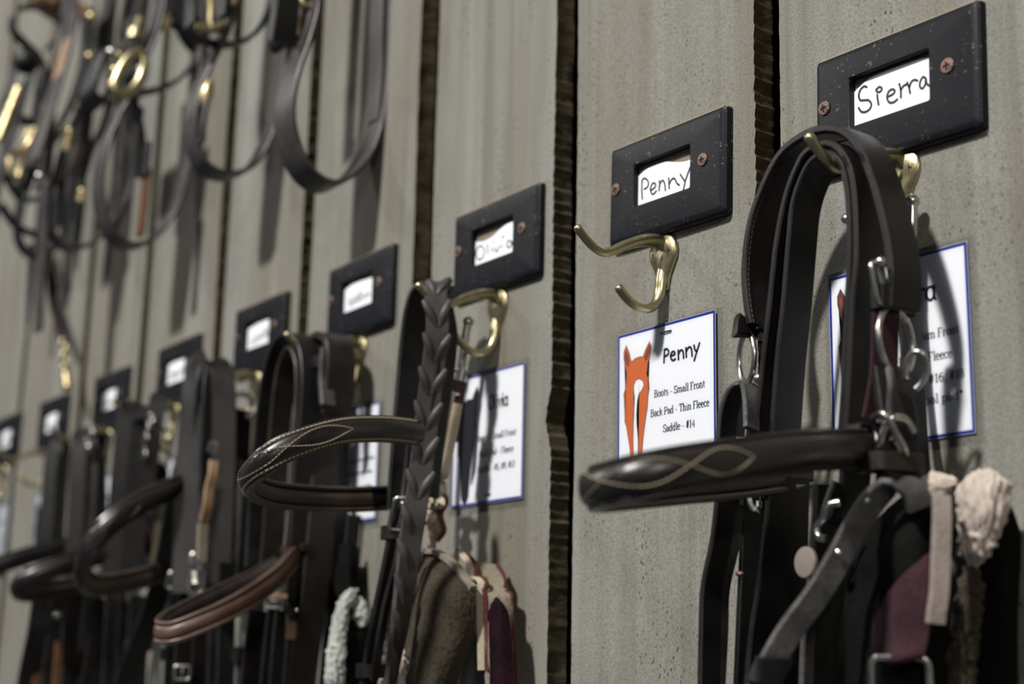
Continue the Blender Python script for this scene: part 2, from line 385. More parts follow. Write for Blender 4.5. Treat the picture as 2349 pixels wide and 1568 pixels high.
OLIVIA = [[(540, 935), (505, 898), (468, 925), (450, 985), (475, 1050), (515, 1040), (542, 985), (540, 935)], [(577, 880), (582, 985)], [(625, 925), (628, 966)], [(634, 850), (639, 862)],
 [(655, 920), (671, 962), (690, 955), (705, 900)], [(735, 890), (739, 922)], [(744, 810), (761, 780)], [(840, 846), (815, 840), (795, 880), (806, 916), (836, 905), (851, 850), (860, 890), (890, 913)]]
OLIVIA = [[D(1000+a*s3, 380+b*s3, .0027) for a, b in s] for s in OLIVIA]
PLABEL = ['black name plate at the top right, worn and nearest of the row', 'black name plate above the empty brass hook', 'black name plate just above the laced bridle, third from the right',
 'black name plate fourth from the right, left of the braided strap', 'black name plate fifth from the right, above the long stitched noseband', 'black name plate sixth from the right, touching the top of a wide shiny strap',
 'small blurred black name plate seventh from the right', 'small blurred black name plate below the dangling brass snap', 'black name plate cut off by the left edge of the photo']
def name_plate(i):
    cx, cz, a = PX_[i], PZ_[i]+OZ, PR_[i]; ca, sa = math.cos(a), math.sin(a)
    def P(u, v, d): u *= .001; v *= .001; return Vector((cx+u*ca-v*sa, -d, cz+u*sa+v*ca))
    root = thing('name_plate', PLABEL[i], 'name plate', (cx, 0, cz), 'black name plates along the wall')
    def rr(x0, x1, z0, z1, rad, d, n=5):
        out = []
        for (qx, qz, t0) in ((x1-rad, z1-rad, 0), (x0+rad, z1-rad, 90), (x0+rad, z0+rad, 180), (x1-rad, z0+rad, 270)):
            for k in range(n+1):
                t = math.radians(t0+90*k/n); out.append(P(qx+rad*math.cos(t), qz+rad*math.sin(t), d))
        return out
    loops = [rr(-57, 57, -34.9, 34.9, 3, 0), rr(-57, 57, -34.9, 34.9, 3, .0030), rr(-56.6, 56.6, -34.5, 34.5, 3, .0044), rr(-55.4, 55.4, -33.3, 33.3, 2.8, .0056), rr(-53.4, 53.4, -31.3, 31.3, 2.5, .0064), rr(-51.8, 51.8, -29.7, 29.7, 2.2, .0066),
             rr(-31.5, 25.5, -12.0, 17.5, 1.4, .0066), rr(-30.8, 24.8, -11.5, 17.0, 1.2, .0062), rr(-30.6, 24.6, -11.3, 16.8, 1.2, .0012)]
    bm = nb(); V = [[bm.verts.new(p) for p in L] for L in loops]; n = len(V[0])
    for A, B in zip(V, V[1:]):
        for k in range(n): bm.faces.new((A[k], A[(k+1) % n], B[(k+1) % n], B[k]))
    bmesh.ops.recalc_face_normals(bm, faces=bm.faces)
    for f in bm.faces:
        if f.normal.z > .6 and f.calc_center_median().z > cz+.03: f.material_index = 1
    mesh('frame', bm, [BPLAS, TOPTAN], root, 17)
    bm = nb(); bm.faces.new([bm.verts.new(P(u, v, .0013)) for u, v in ((-31, -12), (25, -12), (25, 17.3), (-31, 17.3))]); mesh('backing_board', bm, CARDBACK, root, label='tan backing showing above the paper')
    tops = {0: [(-30.5, 10), (-20, 14.5), (-5, 15.5), (10, 15.2), (24.5, 14.2)], 1: [(-30.5, 10.5), (-24, 12.8), (-14, 14.0), (-3, 13.2), (8, 10.2), (17, 8.6), (24.5, 9.3)], 2: [(-30.5, 9.2), (-20, 7.2), (-8, 8.2), (4, 12), (14, 13.6), (24.5, 13.2)]}
    tp = tops.get(i) or [(-30.5, 11+2*random.random()), (-12, 12.5+2*random.random()), (6, 12+3*random.random()), (24.5, 12+3*random.random())]
    bm = nb(); pts = [P(-30.5, -11.2, .0024), P(24.5, -11.2, .0024)]+spline([P(u, v, .0024) for u, v in tp[::-1]], .001)
    plate(bm, pts, .0004); ins = mesh('paper_insert', bm, PAPER, root, label='white paper insert with a handwritten word')
    if i == 0: strokes('handwriting', SIERRA, INK, ins, .00062)
    elif i == 1: strokes('handwriting', PENNY, INK, ins, .00064)
    elif i == 2: strokes('handwriting', OLIVIA, INK, ins, .00060)
    else:                                  # out of focus in the photo: a short unreadable scrawl
        rnd = random.Random(i*5+1); ss = []; u = -22
        while u < 15:
            h = rnd.choice((4, 7, 9)); ss.append([P(u, -4+u*.08, .0027), P(u+1, -4+h+u*.08, .0027), P(u+3.4, -3+h*.4+u*.08, .0027), P(u+4.5, -4.5+u*.08, .0027)]); u += rnd.uniform(5.5, 7.5)
        strokes('handwriting', ss, INK, ins, .00055)
    for su, sv in ((-49, 4.6), (37.2, 3.4)):
        bm = nb(); disc(bm, P(su, sv, .0064), OUT, .0042, .0011, 20, .0004); sc = mesh('screw', bm, RUST, root, label='rusty cross-head screw')
        bm = nb(); t = .5+su
        for k in (0, 1):
            q = t+k*math.pi/2; box(bm, P(su, sv, .0080), Vector((math.cos(q), 0, math.sin(q)))*.0021, Vector((-math.sin(q), 0, math.cos(q)))*.00045, OUT*.0002)
        mesh('screw_recess', bm, SLOT, sc)
    return root
for i in range(9): name_plate(i)
# ------------------------------------------------------------------ coat hooks
HX = [-.1045, -.2990, -.4880, -.7005, -.9080, -1.1130, -1.3210, -1.5400, -1.7450]
HZ = [.0015, 0, .0025, .004, .0065, .0045, .0015, 0, 0]
HLABEL = ['brass double coat hook behind the nearest bridle at right', 'empty brass double coat hook under the second plate from the right', 'brass coat hook holding the bridle with the laced strap',
 'blurred brass coat hook left of the laced bridle', 'blurred brass coat hook behind a wide shiny strap', 'blurred brass coat hook right of dark hanging straps', 'far brass coat hook seen as a single orange glint',
 'far brass coat hook whose lower prong stands clear of the straps', 'coat hook at the left edge of the photo']
def coat_hook(i):
    hx, hz = HX[i], HZ[i]
    def Q(d, z, x=0): return W(hx+x*.001, d*.001, hz+z*.001)
    root = thing('coat_hook', HLABEL[i], 'hook', Q(0, -45), 'brass coat hooks along the wall')
    # base: rounded at the top, narrowing down to a stem
    out = [(0, -34.6), (5, -35.4), (9.5, -38), (12.3, -42), (13.2, -46.5), (12.2, -51), (9, -56.5), (6, -62), (4.6, -67), (4.0, -71), (0, -73)]
    side = out+[(-u, z) for u, z in out[-2:0:-1]]
    def blend(k, dd): return [Q(dd+(.9 if abs(u) < 9 and k < .8 else 0), -50+(z+50)*k, u*k) for u, z in side]
    bm = nb(); rows = [[bm.verts.new(p) for p in L] for L in (blend(1, 0), blend(1, 1.6), blend(.93, 2.6), blend(.6, 3.6), blend(.25, 4.4))]
    n = len(side)
    for A, B in zip(rows, rows[1:]):
        for k in range(n): bm.faces.new((A[k], A[(k+1) % n], B[(k+1) % n], B[k]))
    bm.faces.new(rows[-1])
    mesh('base_plate', bm, BRASS, root, 60)
    up = [(1, -45), (4, -40.5), (12, -40.3), (23, -43.5), (34, -48.5), (44, -53.8), (50, -55.2), (57, -53.2), (63, -49), (69, -43.8)]
    bm = nb(); P, E = spline([Q(a, b) for a, b in up], .002, [Vector((r, 0, 0)) for r in (4.5, 4.6, 4.2, 3.7, 3.3, 3.0, 2.9, 2.75, 2.7, 2.8)])
    def rod(bm, P, E, fl=1.0):
        rings = []; n = len(P); sg = 14
        for j in range(n):
            T = (P[min(j+1, n-1)]-P[max(j-1, 0)]).normalized(); A = XV; B = T.cross(A).normalized(); r = E[j].x*.001
            rings.append([bm.verts.new(P[j]+A*math.cos(2*math.pi*k/sg)*r*fl+B*math.sin(2*math.pi*k/sg)*r) for k in range(sg)])
        for A, B in zip(rings, rings[1:]):
            for k in range(sg): bm.faces.new((A[k], A[(k+1) % sg], B[(k+1) % sg], B[k]))
        bm.faces.new(rings[0]); bm.faces.new(rings[-1])
    rod(bm, P, E, 1.1); blob(bm, P[-1], .0029); mesh('upper_prong', bm, BRASS, root, 60)
    lo = [(1.5, -58), (3, -66), (4.2, -74), (7.5, -81), (13.5, -85.3), (21, -85.8), (28, -83.2), (33, -79.8), (36.6, -76.4)]
    bm = nb(); P, E = spline([Q(a, b) for a, b in lo], .002, [Vector((r, 0, 0)) for r in (3.6, 3.7, 3.4, 3.1, 3.0, 2.95, 2.8, 2.7, 2.8)])
    rod(bm, P, E, 1.15); blob(bm, P[-1], .0029); mesh('lower_prong', bm, BRASS, root, 60)
    for u in (-7.4, 7.4):
        bm = nb(); disc(bm, Q(2.2, -47.5, u), OUT, .0036, .0010, 18, .0003); sc = mesh('screw', bm, BRASSY, root)
        bm = nb()
        for k in (0, 1):
            q = .4+u+k*math.pi/2; box(bm, Q(3.55, -47.5, u), Vector((math.cos(q), 0, math.sin(q)))*.0018, Vector((-math.sin(q), 0, math.cos(q)))*.0004, OUT*.0002)
        mesh('screw_recess', bm, SLOT, sc)
    return root
for i in range(9): coat_hook(i)
# ------------------------------------------------------------------ laminated cards
G = {}  # small serif alphabet, capital height 1: (advance, strokes)
def arc(cx, cy, rx, ry, a0, a1, n=10): return [(cx+rx*math.cos(math.radians(a0+(a1-a0)*k/n)), cy+ry*math.sin(math.radians(a0+(a1-a0)*k/n))) for k in range(n+1)]
def serif(x, y, w=.14): return [(x-w, y), (x+w, y)]
G['B'] = (.78, [[(.16, 0), (.16, 1)], [(.02, 1), (.38, 1)]+arc(.38, .76, .2, .24, 90, -90)+[(.16, .52)], [(.38, .52)]+arc(.4, .26, .25, .26, 90, -90)+[(.02, 0)]])
G['o'] = (.60, [arc(.29, .32, .23, .34, 0, 360, 18)])
G['t'] = (.42, [[(.18, .88), (.18, .14)]+arc(.28, .12, .1, .14, 180, 290, 6), [(.02, .62), (.36, .62)]])
G['s'] = (.50, [arc(.24, .49, .17, .17, 25, 255, 9)+arc(.25, .17, .18, .19, 80, -150, 9)])
G['-'] = (.50, [[(.08, .34), (.38, .34)]]); G[' '] = (.30, [])
G['S'] = (.66, [arc(.32, .74, .24, .26, 30, 260, 10)+arc(.32, .25, .26, .27, 80, -150, 10), [(.54, .98), (.54, .76)], [(.07, .02), (.07, .26)]])
G['m'] = (1.0, [[(.14, 0), (.14, .64)], [(.02, .64), (.14, .64)], [(.14, .48)]+arc(.31, .48, .17, .18, 150, 0, 7)+[(.48, 0)], [(.48, .48)]+arc(.65, .48, .17, .18, 150, 0, 7)+[(.82, 0)], serif(.14, 0), serif(.48, 0, .1), serif(.82, 0)])
G['n'] = (.68, [[(.14, 0), (.14, .64)], [(.02, .64), (.14, .64)], [(.14, .46)]+arc(.32, .46, .18, .2, 150, 0, 7)+[(.5, 0)], serif(.14, 0), serif(.5, 0)])
G['a'] = (.56, [[(.08, .5)]+arc(.25, .46, .17, .19, 130, 0, 7)+[(.42, .08), (.54, .0)], [(.42, .38)]+arc(.23, .19, .17, .19, 100, 300, 9)+[(.42, .14)]])
G['l'] = (.34, [[(.17, 0), (.17, 1.05)], [(.04, 1.05), (.17, 1.05)], serif(.17, 0)])
G['F'] = (.66, [[(.16, 0), (.16, 1)], [(.02, 1), (.58, 1), (.58, .8)], [(.16, .52), (.42, .52)], serif(.17, 0, .16)])
G['r'] = (.48, [[(.14, 0), (.14, .64)], [(.02, .64), (.14, .64)], [(.14, .4)]+arc(.32, .44, .16, .2, 150, 40, 6), serif(.16, 0)])
G['k'] = (.64, [[(.14, 0), (.14, 1.05)], [(.02, 1.05), (.14, 1.05)], [(.5, .64), (.16, .28)], [(.26, .38), (.54, 0)], serif(.14, 0, .12), serif(.54, 0, .1), serif(.48, .64, .1)])
G['c'] = (.52, [arc(.28, .32, .22, .34, 40, 320, 14)])
G['e'] = (.54, [[(.06, .36), (.48, .36)]+arc(.27, .36, .21, .3, 0, 180, 9)+arc(.29, .32, .23, .34, 180, 315, 8)])
G['P'] = (.72, [[(.16, 0), (.16, 1)], [(.02, 1), (.4, 1)]+arc(.4, .73, .24, .27, 90, -90)+[(.16, .46)], serif(.17, 0, .16)])
G['d'] = (.66, [[(.48, 0), (.48, 1.05)], [(.36, 1.05), (.48, 1.05)], arc(.27, .32, .21, .34, 20, 340, 16), [(.48, 0), (.6, 0)]])
G['T'] = (.74, [[(.37, 0), (.37, 1)], [(.04, .78), (.04, 1), (.7, 1), (.7, .78)], serif(.37, 0, .16)])
G['h'] = (.68, [[(.14, 0), (.14, 1.05)], [(.02, 1.05), (.14, 1.05)], [(.14, .46)]+arc(.32, .46, .18, .2, 150, 0, 7)+[(.5, 0)], serif(.14, 0), serif(.5, 0)])
G['i'] = (.34, [[(.17, 0), (.17, .64)], [(.05, .64), (.17, .64)], serif(.17, 0), [(.16, .88), (.18, .92)]])
G['u'] = (.68, [[(.16, .64), (.16, .2)]+arc(.33, .2, .17, .21, 180, 330, 7)+[(.5, .2)], [(.5, .64), (.5, 0), (.62, 0)], [(.04, .64), (.16, .64)], [(.38, .64), (.5, .64)]])
G['M'] = (.98, [[(.14, 0), (.14, 1), (.48, .12), (.82, 1), (.82, 0)], serif(.14, 0), serif(.82, 0), serif(.1, 1, .08), serif(.86, 1, .08)])
G['w'] = (.86, [[(.08, .64), (.25, .02), (.42, .58), (.6, .02), (.76, .64)], serif(.08, .64, .1), serif(.76, .64, .1)])
G['p'] = (.66, [[(.14, -.3), (.14, .64)], [(.02, .64), (.14, .64)], arc(.35, .32, .21, .34, 160, -160, 16), serif(.14, -.3)])
G['#'] = (.66, [[(.2, 0), (.28, 1)], [(.4, 0), (.48, 1)], [(.06, .34), (.58, .34)], [(.08, .66), (.6, .66)]])
G['1'] = (.5, [[(.1, .84), (.26, 1), (.26, 0)], serif(.26, 0, .16)]); G['4'] = (.6, [[(.42, 0), (.42, 1), (.04, .3), (.58, .3)], serif(.42, 0, .12)])
G['2'] = (.58, [arc(.28, .72, .2, .28, 160, -30, 9)+[(.06, 0), (.52, 0)]]); G['5'] = (.58, [[(.48, 1), (.14, 1), (.1, .56)]+arc(.26, .3, .23, .3, 110, -150, 10)])
G['6'] = (.58, [[(.44, .96)]+arc(.33, .4, .26, .56, 110, 190, 6)+arc(.29, .3, .21, .3, 180, -170, 14)]); G['8'] = (.58, [arc(.28, .75, .18, .25, 0, 360, 14), arc(.28, .26, .22, .26, 0, 360, 14)])
G['9'] = (.58, [arc(.29, .7, .21, .3, 0, 360, 14), [(.5, .7), (.46, .3), (.16, .02)]]); G[','] = (.3, [[(.14, .06), (.16, -.02), (.08, -.2)]])
G['*'] = (.5, [[(.25, .6), (.25, 1)], [(.08, .7), (.42, .9)], [(.08, .9), (.42, .7)]])
def text(bm, s, x0, x1, base, h, to3d, r):
    adv = sum(G[c][0] for c in s); k = (x1-x0)/adv; x = x0
    for c in s:
        a, st = G[c]
        for q in st:
            P = [to3d(x+u*k, base-v*h) for u, v in q]; n = len(P); L = []; Rr = []
            for i in range(n):                # broad-nib pen: upright strokes thick, level strokes thin
                T = (P[min(i+1, n-1)]-P[max(i-1, 0)]); T = T.normalized() if T.length > 1e-9 else XV
                S = T.cross(OUT).normalized()*r*(.5+.6*abs(T.z)); L.append(bm.verts.new(P[i]+S)); Rr.append(bm.verts.new(P[i]-S))
            for i in range(n-1): bm.faces.new((L[i], L[i+1], Rr[i+1], Rr[i]))
        x += a*k
s4 = .22967
def cz_(pts): return [(q[0]-(-.345))*1000 for q in pts]
def toL(p): return ((p.x+.345)*1000, (OZ-.0935-p.z)*1000)
def cpx(pts): return [toL(D(1410+a*s4, 700+b*s4, .001)) for a, b in pts]
HEAD = cpx([(118, 408), (150, 480), (157, 525), (165, 560), (178, 565), (210, 535), (250, 520), (285, 518), (310, 450), (350, 365), (367, 410), (365, 470), (350, 540), (333, 580), (330, 640), (322, 690), (340, 740), (348, 830), (335, 920), (330, 1020), (310, 1140), (300, 1220), (285, 1340), (278, 1440), (266, 1560), (268, 1640), (250, 1700), (225, 1735), (195, 1730), (170, 1680), (165, 1620), (160, 1500), (152, 1410), (130, 1280), (122, 1220), (105, 1170), (102, 1050), (100, 960), (92, 900), (110, 840), (118, 760), (122, 680), (108, 620), (95, 540), (95, 470)])
BLAZE = cpx([(250, 738), (285, 760), (295, 800), (275, 850), (245, 890), (230, 960), (222, 1100), (225, 1200), (238, 1340), (240, 1500), (238, 1640), (200, 1640), (195, 1500), (190, 1400), (188, 1300), (188, 1150), (200, 1000), (203, 920), (190, 870), (195, 810), (215, 755)])
EARS = [cpx([(115, 455), (140, 520), (145, 560), (138, 620), (120, 590), (105, 520)]), cpx([(352, 395), (358, 440), (330, 530), (312, 560), (300, 530), (325, 450)])]
TITLE = {'P': [cpx(q) for q in ([(495, 577), (497, 510), (501, 452)], [(498, 450), (520, 440), (541, 462), (535, 495), (500, 517)], [(560, 512), (605, 490), (600, 471), (580, 468), (562, 500), (568, 542), (590, 555), (608, 541)],
  [(637, 455), (640, 546)], [(640, 492), (660, 455), (682, 460), (691, 532)], [(714, 430), (718, 521)], [(717, 467), (740, 426), (765, 430), (776, 512)], [(795, 405), (805, 450), (822, 465)], [(850, 382), (825, 460), (797, 556)])]}
def word(gl, x0, y, h):                    # round hand-printed title letters
    R = {'S': [arc(.28, .75, .24, .24, 40, 250, 9)+arc(.28, .26, .26, .26, 80, -150, 9)], 'O': [arc(.4, .5, .38, .5, 0, 360, 20)], 'l': [[(.1, 0), (.1, 1)]], 'i': [[(.1, 0), (.1, .62)], [(.09, .86), (.12, .9)]],
         'e': [[(.06, .34), (.5, .36)]+arc(.28, .34, .24, .3, 5, 315, 14)], 'r': [[(.1, 0), (.1, .62)], [(.1, .4), (.22, .58), (.42, .56)]], 'a': [arc(.28, .31, .24, .31, 20, 340, 14), [(.5, .62), (.5, .1), (.58, 0)]], 'v': [[(.04, .62), (.22, 0), (.42, .62)]]}
    A = {'S': .62, 'O': .9, 'l': .26, 'i': .26, 'e': .62, 'r': .48, 'a': .66, 'v': .5}; out = []; x = x0
    for c in gl:
        for q in R[c]: out.append([(x+u*h*.92, y-v*h) for u, v in q])
        x += A[c]*h*.92
    return out
CARDS = [
 (-.158, 'laminated card half hidden behind the nearest bridle', BAYP, True, word('Sierra', 41, 26.0, 11.5), [('Boots - Medium Front', 33, 87, 46), ('Back Pad - Fleece', 39, 82, 57.5), ('Saddle - #16, #18', 42, 89, 69), ('*needs wool pad*', 37, 88, 79.5)], 0),
 (-.3445, 'laminated card with a chestnut horse head and white blaze', CHEST, True, TITLE['P'], [('Boots - Small Front', 36.9, 84.6, 46.0), ('Back Pad - Thin Fleece', 33.4, 88.2, 58.0), ('Saddle - #14', 45.6, 75.2, 69.0)], 1),
 (-.5445, 'laminated card with an all black horse head', PRINTK, False, word('Olivia', 48, 28.6, 10), [('Boots - Small Front', 34, 85, 51.2), ('Back Pad - Fleece', 37, 82, 63), ('Saddle - #5, #9, #12', 36, 84, 74.3)], 2),
 (-.7530, 'laminated card seen in strips behind the stitched noseband', BAYP, False, [], [], 0),
 (-.9540, 'laminated card reduced to two white slivers beside a brown boot', CHEST, False, [], [], 0),
 (-1.1610, 'laminated card showing above and below a sloping noseband', BAYP, False, [], [], 0),
 (-1.3690, 'laminated card glimpsed as a tall white sliver between dark straps', PRINTK, False, [], [], 0),
 (-1.5850, 'laminated card hidden but for a small pale patch left of a dark strap', PRINTK, False, [], [], 0),
 (-1.8000, 'laminated card at the left edge of the photo', BAYP, False, [], [], 0)]
def info_card(k):
    x0, lab, hm, blaze, title, lines, st = CARDS[k]; Wd, Hd = 94.0, 97.5; zt = -.0933
    def T(u, v, d=.0016): return W(x0+u*.001, d, zt-v*.001)
    root = thing('info_card', lab, 'card', T(47, 48, 0), 'laminated horse cards under the hooks')
    bm = nb(); bm.faces.new([bm.verts.new(T(u, v, .0021)) for u, v in ((-4.4, Hd+4.2), (Wd+5, Hd+4.2), (Wd+5, -4.2), (-4.4, -4.2))]); mesh('laminate_pouch', bm, CLEAR, root, label='clear plastic laminate', recalc=False)
    bm = nb(); box(bm, T(Wd/2, Hd/2, .00135), XV*Wd/2000, OUT*.00012, ZV*Hd/2000); pp = mesh('paper_sheet', bm, PAPER, root)
    bm = nb(); b0, b1 = .2, 1.9
    def fr(e): return [T(e, e, .00152), T(Wd-e, e, .00152), T(Wd-e, Hd-e, .00152), T(e, Hd-e, .00152)]
    A = [bm.verts.new(p) for p in fr(b0)]; B = [bm.verts.new(p) for p in fr(b1)]
    for i in range(4): bm.faces.new((A[i], A[(i+1) % 4], B[(i+1) % 4], B[i]))
    mesh('blue_border', bm, BLUE, pp, label='printed blue border')
    bm = nb(); vs = [bm.verts.new(T(u, v)) for u, v in HEAD]; bm.faces.new(vs); bmesh.ops.triangulate(bm, faces=bm.faces); n0 = len(bm.faces)
    P = [T(u, v, .00166) for u, v in HEAD+HEAD[:1]]; inkline(bm, P, .00022)
    for f in bm.faces[:] if False else list(bm.faces)[n0:]: f.material_index = 1
    def patch(poly, mi, d):
        f = bm.faces.new([bm.verts.new(T(u, v, d)) for u, v in poly]); q = bmesh.ops.triangulate(bm, faces=[f])['faces']
        for g in q: g.material_index = mi
        m0 = len(bm.faces); inkline(bm, [T(u, v, d+.00004) for u, v in poly+poly[:1]], .00018)
        for g in list(bm.faces)[m0:]: g.material_index = 1
    if hm is not PRINTK:
        for e in EARS: patch(e, 3, .00168)
    if blaze: patch(BLAZE, 2, .00170)
    mesh('horse_head_drawing', bm, [hm, OUTL if hm is not PRINTK else PRINTK, PAPER, EARD], pp, recalc=False)
    if title: strokes('card_title', [[T(u, v, .0017) for u, v in q] for q in title], PRINTK, pp, .00074, smooth=k == 1)
    bm = nb()
    for s, xa, xb, y in lines: text(bm, s, xa, xb, y, 4.5, lambda u, v: T(u, v, .0017), .00029)
    if not lines:                           # too blurred to read: short grey rules of text
        rnd = random.Random(k)
        for y, xa in ((26, 46), (46, 36), (57, 34), (69, 44)):
            x = xa
            while x < 84:
                l = rnd.uniform(3, 9); inkline(bm, [T(x, y, .0017), T(x+l, y, .0017)], .0008 if y > 30 else .0016); x += l+2.2
    mesh('card_text', bm, INK, pp, recalc=False)
    if st == 1:
        bm = nb(); tube(bm, [T(43.8, 6.3, .0022), T(49, 5.9, .0026), T(54, 6.0, .0022)], .00055, 8); mesh('staple', bm, SLOT, root)
    if st == 2:
        bm = nb(); tube(bm, [T(46, 91.6, .0022), T(50, 91.4, .0026), T(54, 91.2, .0022)], .00055, 8); mesh('staple', bm, SLOT, root)
for k in range(9): info_card(k)
# ------------------------------------------------------------------ bridles
DV = OUT                                     # ribbons draped over a prong have their width along it
def strap(root, name, path, w, mt, t=.0036, wd=DV, edge=0, step=.004, lab=None, parent=None, prof=None):
    """path: points of the middle line, or of the outer edge (edge=1, the side away from the wall)"""
    P = [Vector(p) if isinstance(p, Vector) else D(*p) for p in path]
    if edge: P = [p-OUT*(edge*w/2) for p in P]
    bm = nb(); fr = []
    sweep(bm, prof or flat_prof(w, t, .0008), P, wd, step=step, frames=fr)
    o = mesh(name, bm, mt, parent or root, label=lab); return o, fr
def stitches(fr, u, v, root, parent, mt=THREAD, a=0.0, b=1.0, pitch=.0030, fn=None, name='stitching', r=.00032):
    bm = nb(); n = len(fr); S = [0]
    for i in range(1, n): S.append(S[-1]+(fr[i][0]-fr[i-1][0]).length)
    L = S[-1]; s = a*L; i = 0
    def at(s):
        k = 0
        lo, hi = 0, n-1
        while hi-lo > 1:
            m = (lo+hi)//2
            if S[m] <= s: lo = m
            else: hi = m
        f = (s-S[lo])/max(S[hi]-S[lo], 1e-9); A, B = fr[lo], fr[hi]
        q = (s/L-a)/(b-a); uu = fn(q) if fn else u; vv = v(uu) if callable(v) else v
        return A[0].lerp(B[0], f)+A[2].lerp(B[2], f)*uu+A[3].lerp(B[3], f)*vv
    while s+pitch*.75 < b*L:
        p, q = at(s), at(s+pitch*.76); T = (q-p); ln = T.length
        if ln > 1e-6:
            T.normalize(); k = T.orthogonal().normalized(); box(bm, (p+q)/2, T*ln/2, k*r, T.cross(k)*r)
        s += pitch
    return mesh(name, bm, mt, parent, recalc=False)
def buckle(root, c, a, b, r=.0016, mt=STEEL, name='buckle', prong=True, parent=None):
    bm = nb(); P = rrect(c, a, b, .4, 5); tube(bm, P, r, 8, True, step=1, ref=a.cross(b).normalized())
    if prong: tube(bm, [c-a, c-a*.2+a.cross(b).normalized()*.001, c+a], r*.75, 8)
    return mesh(name, bm, mt, parent or root, 60)
def keeper(root, c, wd, nrm, up, mt, w=.022, t=.009, h=.010, parent=None):
    bm = nb(); wd = wd.normalized(); nrm = nrm.normalized(); up = up.normalized(); P = rrect(c, wd*w/2, nrm*t/2, .5, 4)
    sweep(bm, flat_prof(h, .002, .0005), P, up, step=1, closed=True); return mesh('keeper', bm, mt, parent or root)
def noseband(root, path, w, mt, t=.0058, wd=ZV, lab=None, name='noseband', lin=None, flip=1):
    lin = lin or PADL
    tmp = nb(); f0 = []; sweep(tmp, flat_prof(w, t), path, wd, step=.003, frames=f0); tmp.free(); k = sgn_out(f0)*flip
    o, fr = strap(root, name, path, w, mt, wd=wd, prof=[(u, v*k) for u, v in pad_prof(w, t)], step=.003, lab=lab)
    P = spline(path, .003); a, b = int(len(P)*.04), int(len(P)*.96); bm = nb(); h = w/2   # soft lining: a pad between two rolls
    for u0, ru, rv in ((-.79, .19, .24), (.79, .19, .24), (0, .54, .30)):
        sweep(bm, [(u0*h+ru*h*math.cos(q*math.pi/6), k*(-t*.62+t*rv*-1.2*math.sin(q*math.pi/6))) for q in range(12)], P[a:b], wd, step=1)
    mesh('lining', bm, lin, o, 60); return o, fr
def sgn_out(fr):                              # which side of the band is its outer side
    c = sum((f[0] for f in fr), Vector())/len(fr); m = fr[len(fr)//2]
    return 1 if (m[0]-c).dot(m[3]) > 0 else -1
def fancy(root, o, fr, w, a, b, waves, mt=THREAD, edges=True):
    h = w/2; k = sgn_out(fr)
    def dome(u): x = min(1, abs(u)/h); return k*(.0062*(1-.62*x*x)+.0005)
    for e in (-.80, .80) if edges else (): stitches(fr, e*h, k*.0030, root, o, mt, .02, .98, r=.00050)
    for ph in (1, -1): stitches(fr, 0, dome, root, o, mt, a, b, .0024, fn=lambda q: ph*h*.58*math.sin(q*math.pi*waves))

def bridle(label, c): return thing('bridle', label, 'bridle', c, 'leather bridles hanging from the brass hooks')
# ---- the nearest bridle, right
B0 = bridle('dark brown leather bridle nearest the camera at right with a thick padded noseband', W(-.1045, .05, -.04))
o, fr = strap(B0, 'crownpiece', [(1716, 742, .055), (1708, 690, .055), (1704, 620, .055), (1715, 520, .055), (1740, 440, .055), (1785, 352, .055), (1835, 311, .055), (1888, 293, .055), (1930, 300, .055), (1965, 335, .055), (1993, 400, .055), (2016, 480, .055), (2033, 560, .055), (2040, 630, .055), (2036, 700, .055)], .0215, DARK, .0042, edge=1)
for u in (-.0088, .0088): stitches(fr, u, .0023, B0, o, mt=BROWN); 
strap(B0, 'cheekpiece', [(1730, 985, .055), (1748, 820, .055), (1762, 700, .055), (1779, 548, .055), (1798, 454, .055), (1817, 398, .055), (1842, 350, .055), (1876, 329, .055), (1900, 328, .055), (1920, 340, .055), (1937, 364, .055), (1949, 395, .055), (1956, 441, .055), (1960, 521, .055), (1960, 601, .055), (1951, 700, .055), (1944, 850, .055), (1935, 1000, .055), (1926, 1120, .053)], .020, DARK, .0036, edge=1)
strap(B0, 'cheekpiece', [(1766, 1010, .0545), (1780, 820, .0545), (1793, 700, .0545), (1806, 548, .0545), (1815, 467, .0545), (1832, 412, .0545), (1854, 370, .0545), (1878, 352, .0545), (1900, 351, .0545), (1918, 364, .0545), (1930, 390, .0545), (1940, 440, .0545), (1945, 560, .0545), (1940, 700, .0545), (1930, 900, .0545), (1922, 1010, .0545)], .021, BLACK, .0032, edge=1)
# left hand loose ring and the strap under it
bm = nb(); c = D(1713, 820, .050); ring(bm, c, (XV*.7+OUT*.25)*.0135, ZV*.0135, .0016); mesh('bit_ring', bm, STEEL, B0, 60)
strap(B0, 'strap_end', [(1716, 742, .051), (1708, 762, .055), (1722, 768, .046)], .016, DARK, .004)
strap(B0, 'rein', [(1664, 1010, .058), (1672, 940, .056), (1692, 895, .053), (1716, 885, .050), (1734, 905, .048), (1738, 960, .046), (1726, 1060, .046), (1718, 1160, .046)], .013, BLACK, .0034)
strap(B0, 'rein', [(1724, 985, .060), (1722, 925, .056), (1714, 882, .051), (1700, 905, .048), (1690, 1000, .046)], .010, WORN, .003)
bm = nb(); blob(bm, D(1741, 868, .052), .0030); mesh('stud', bm, STEEL, B0)
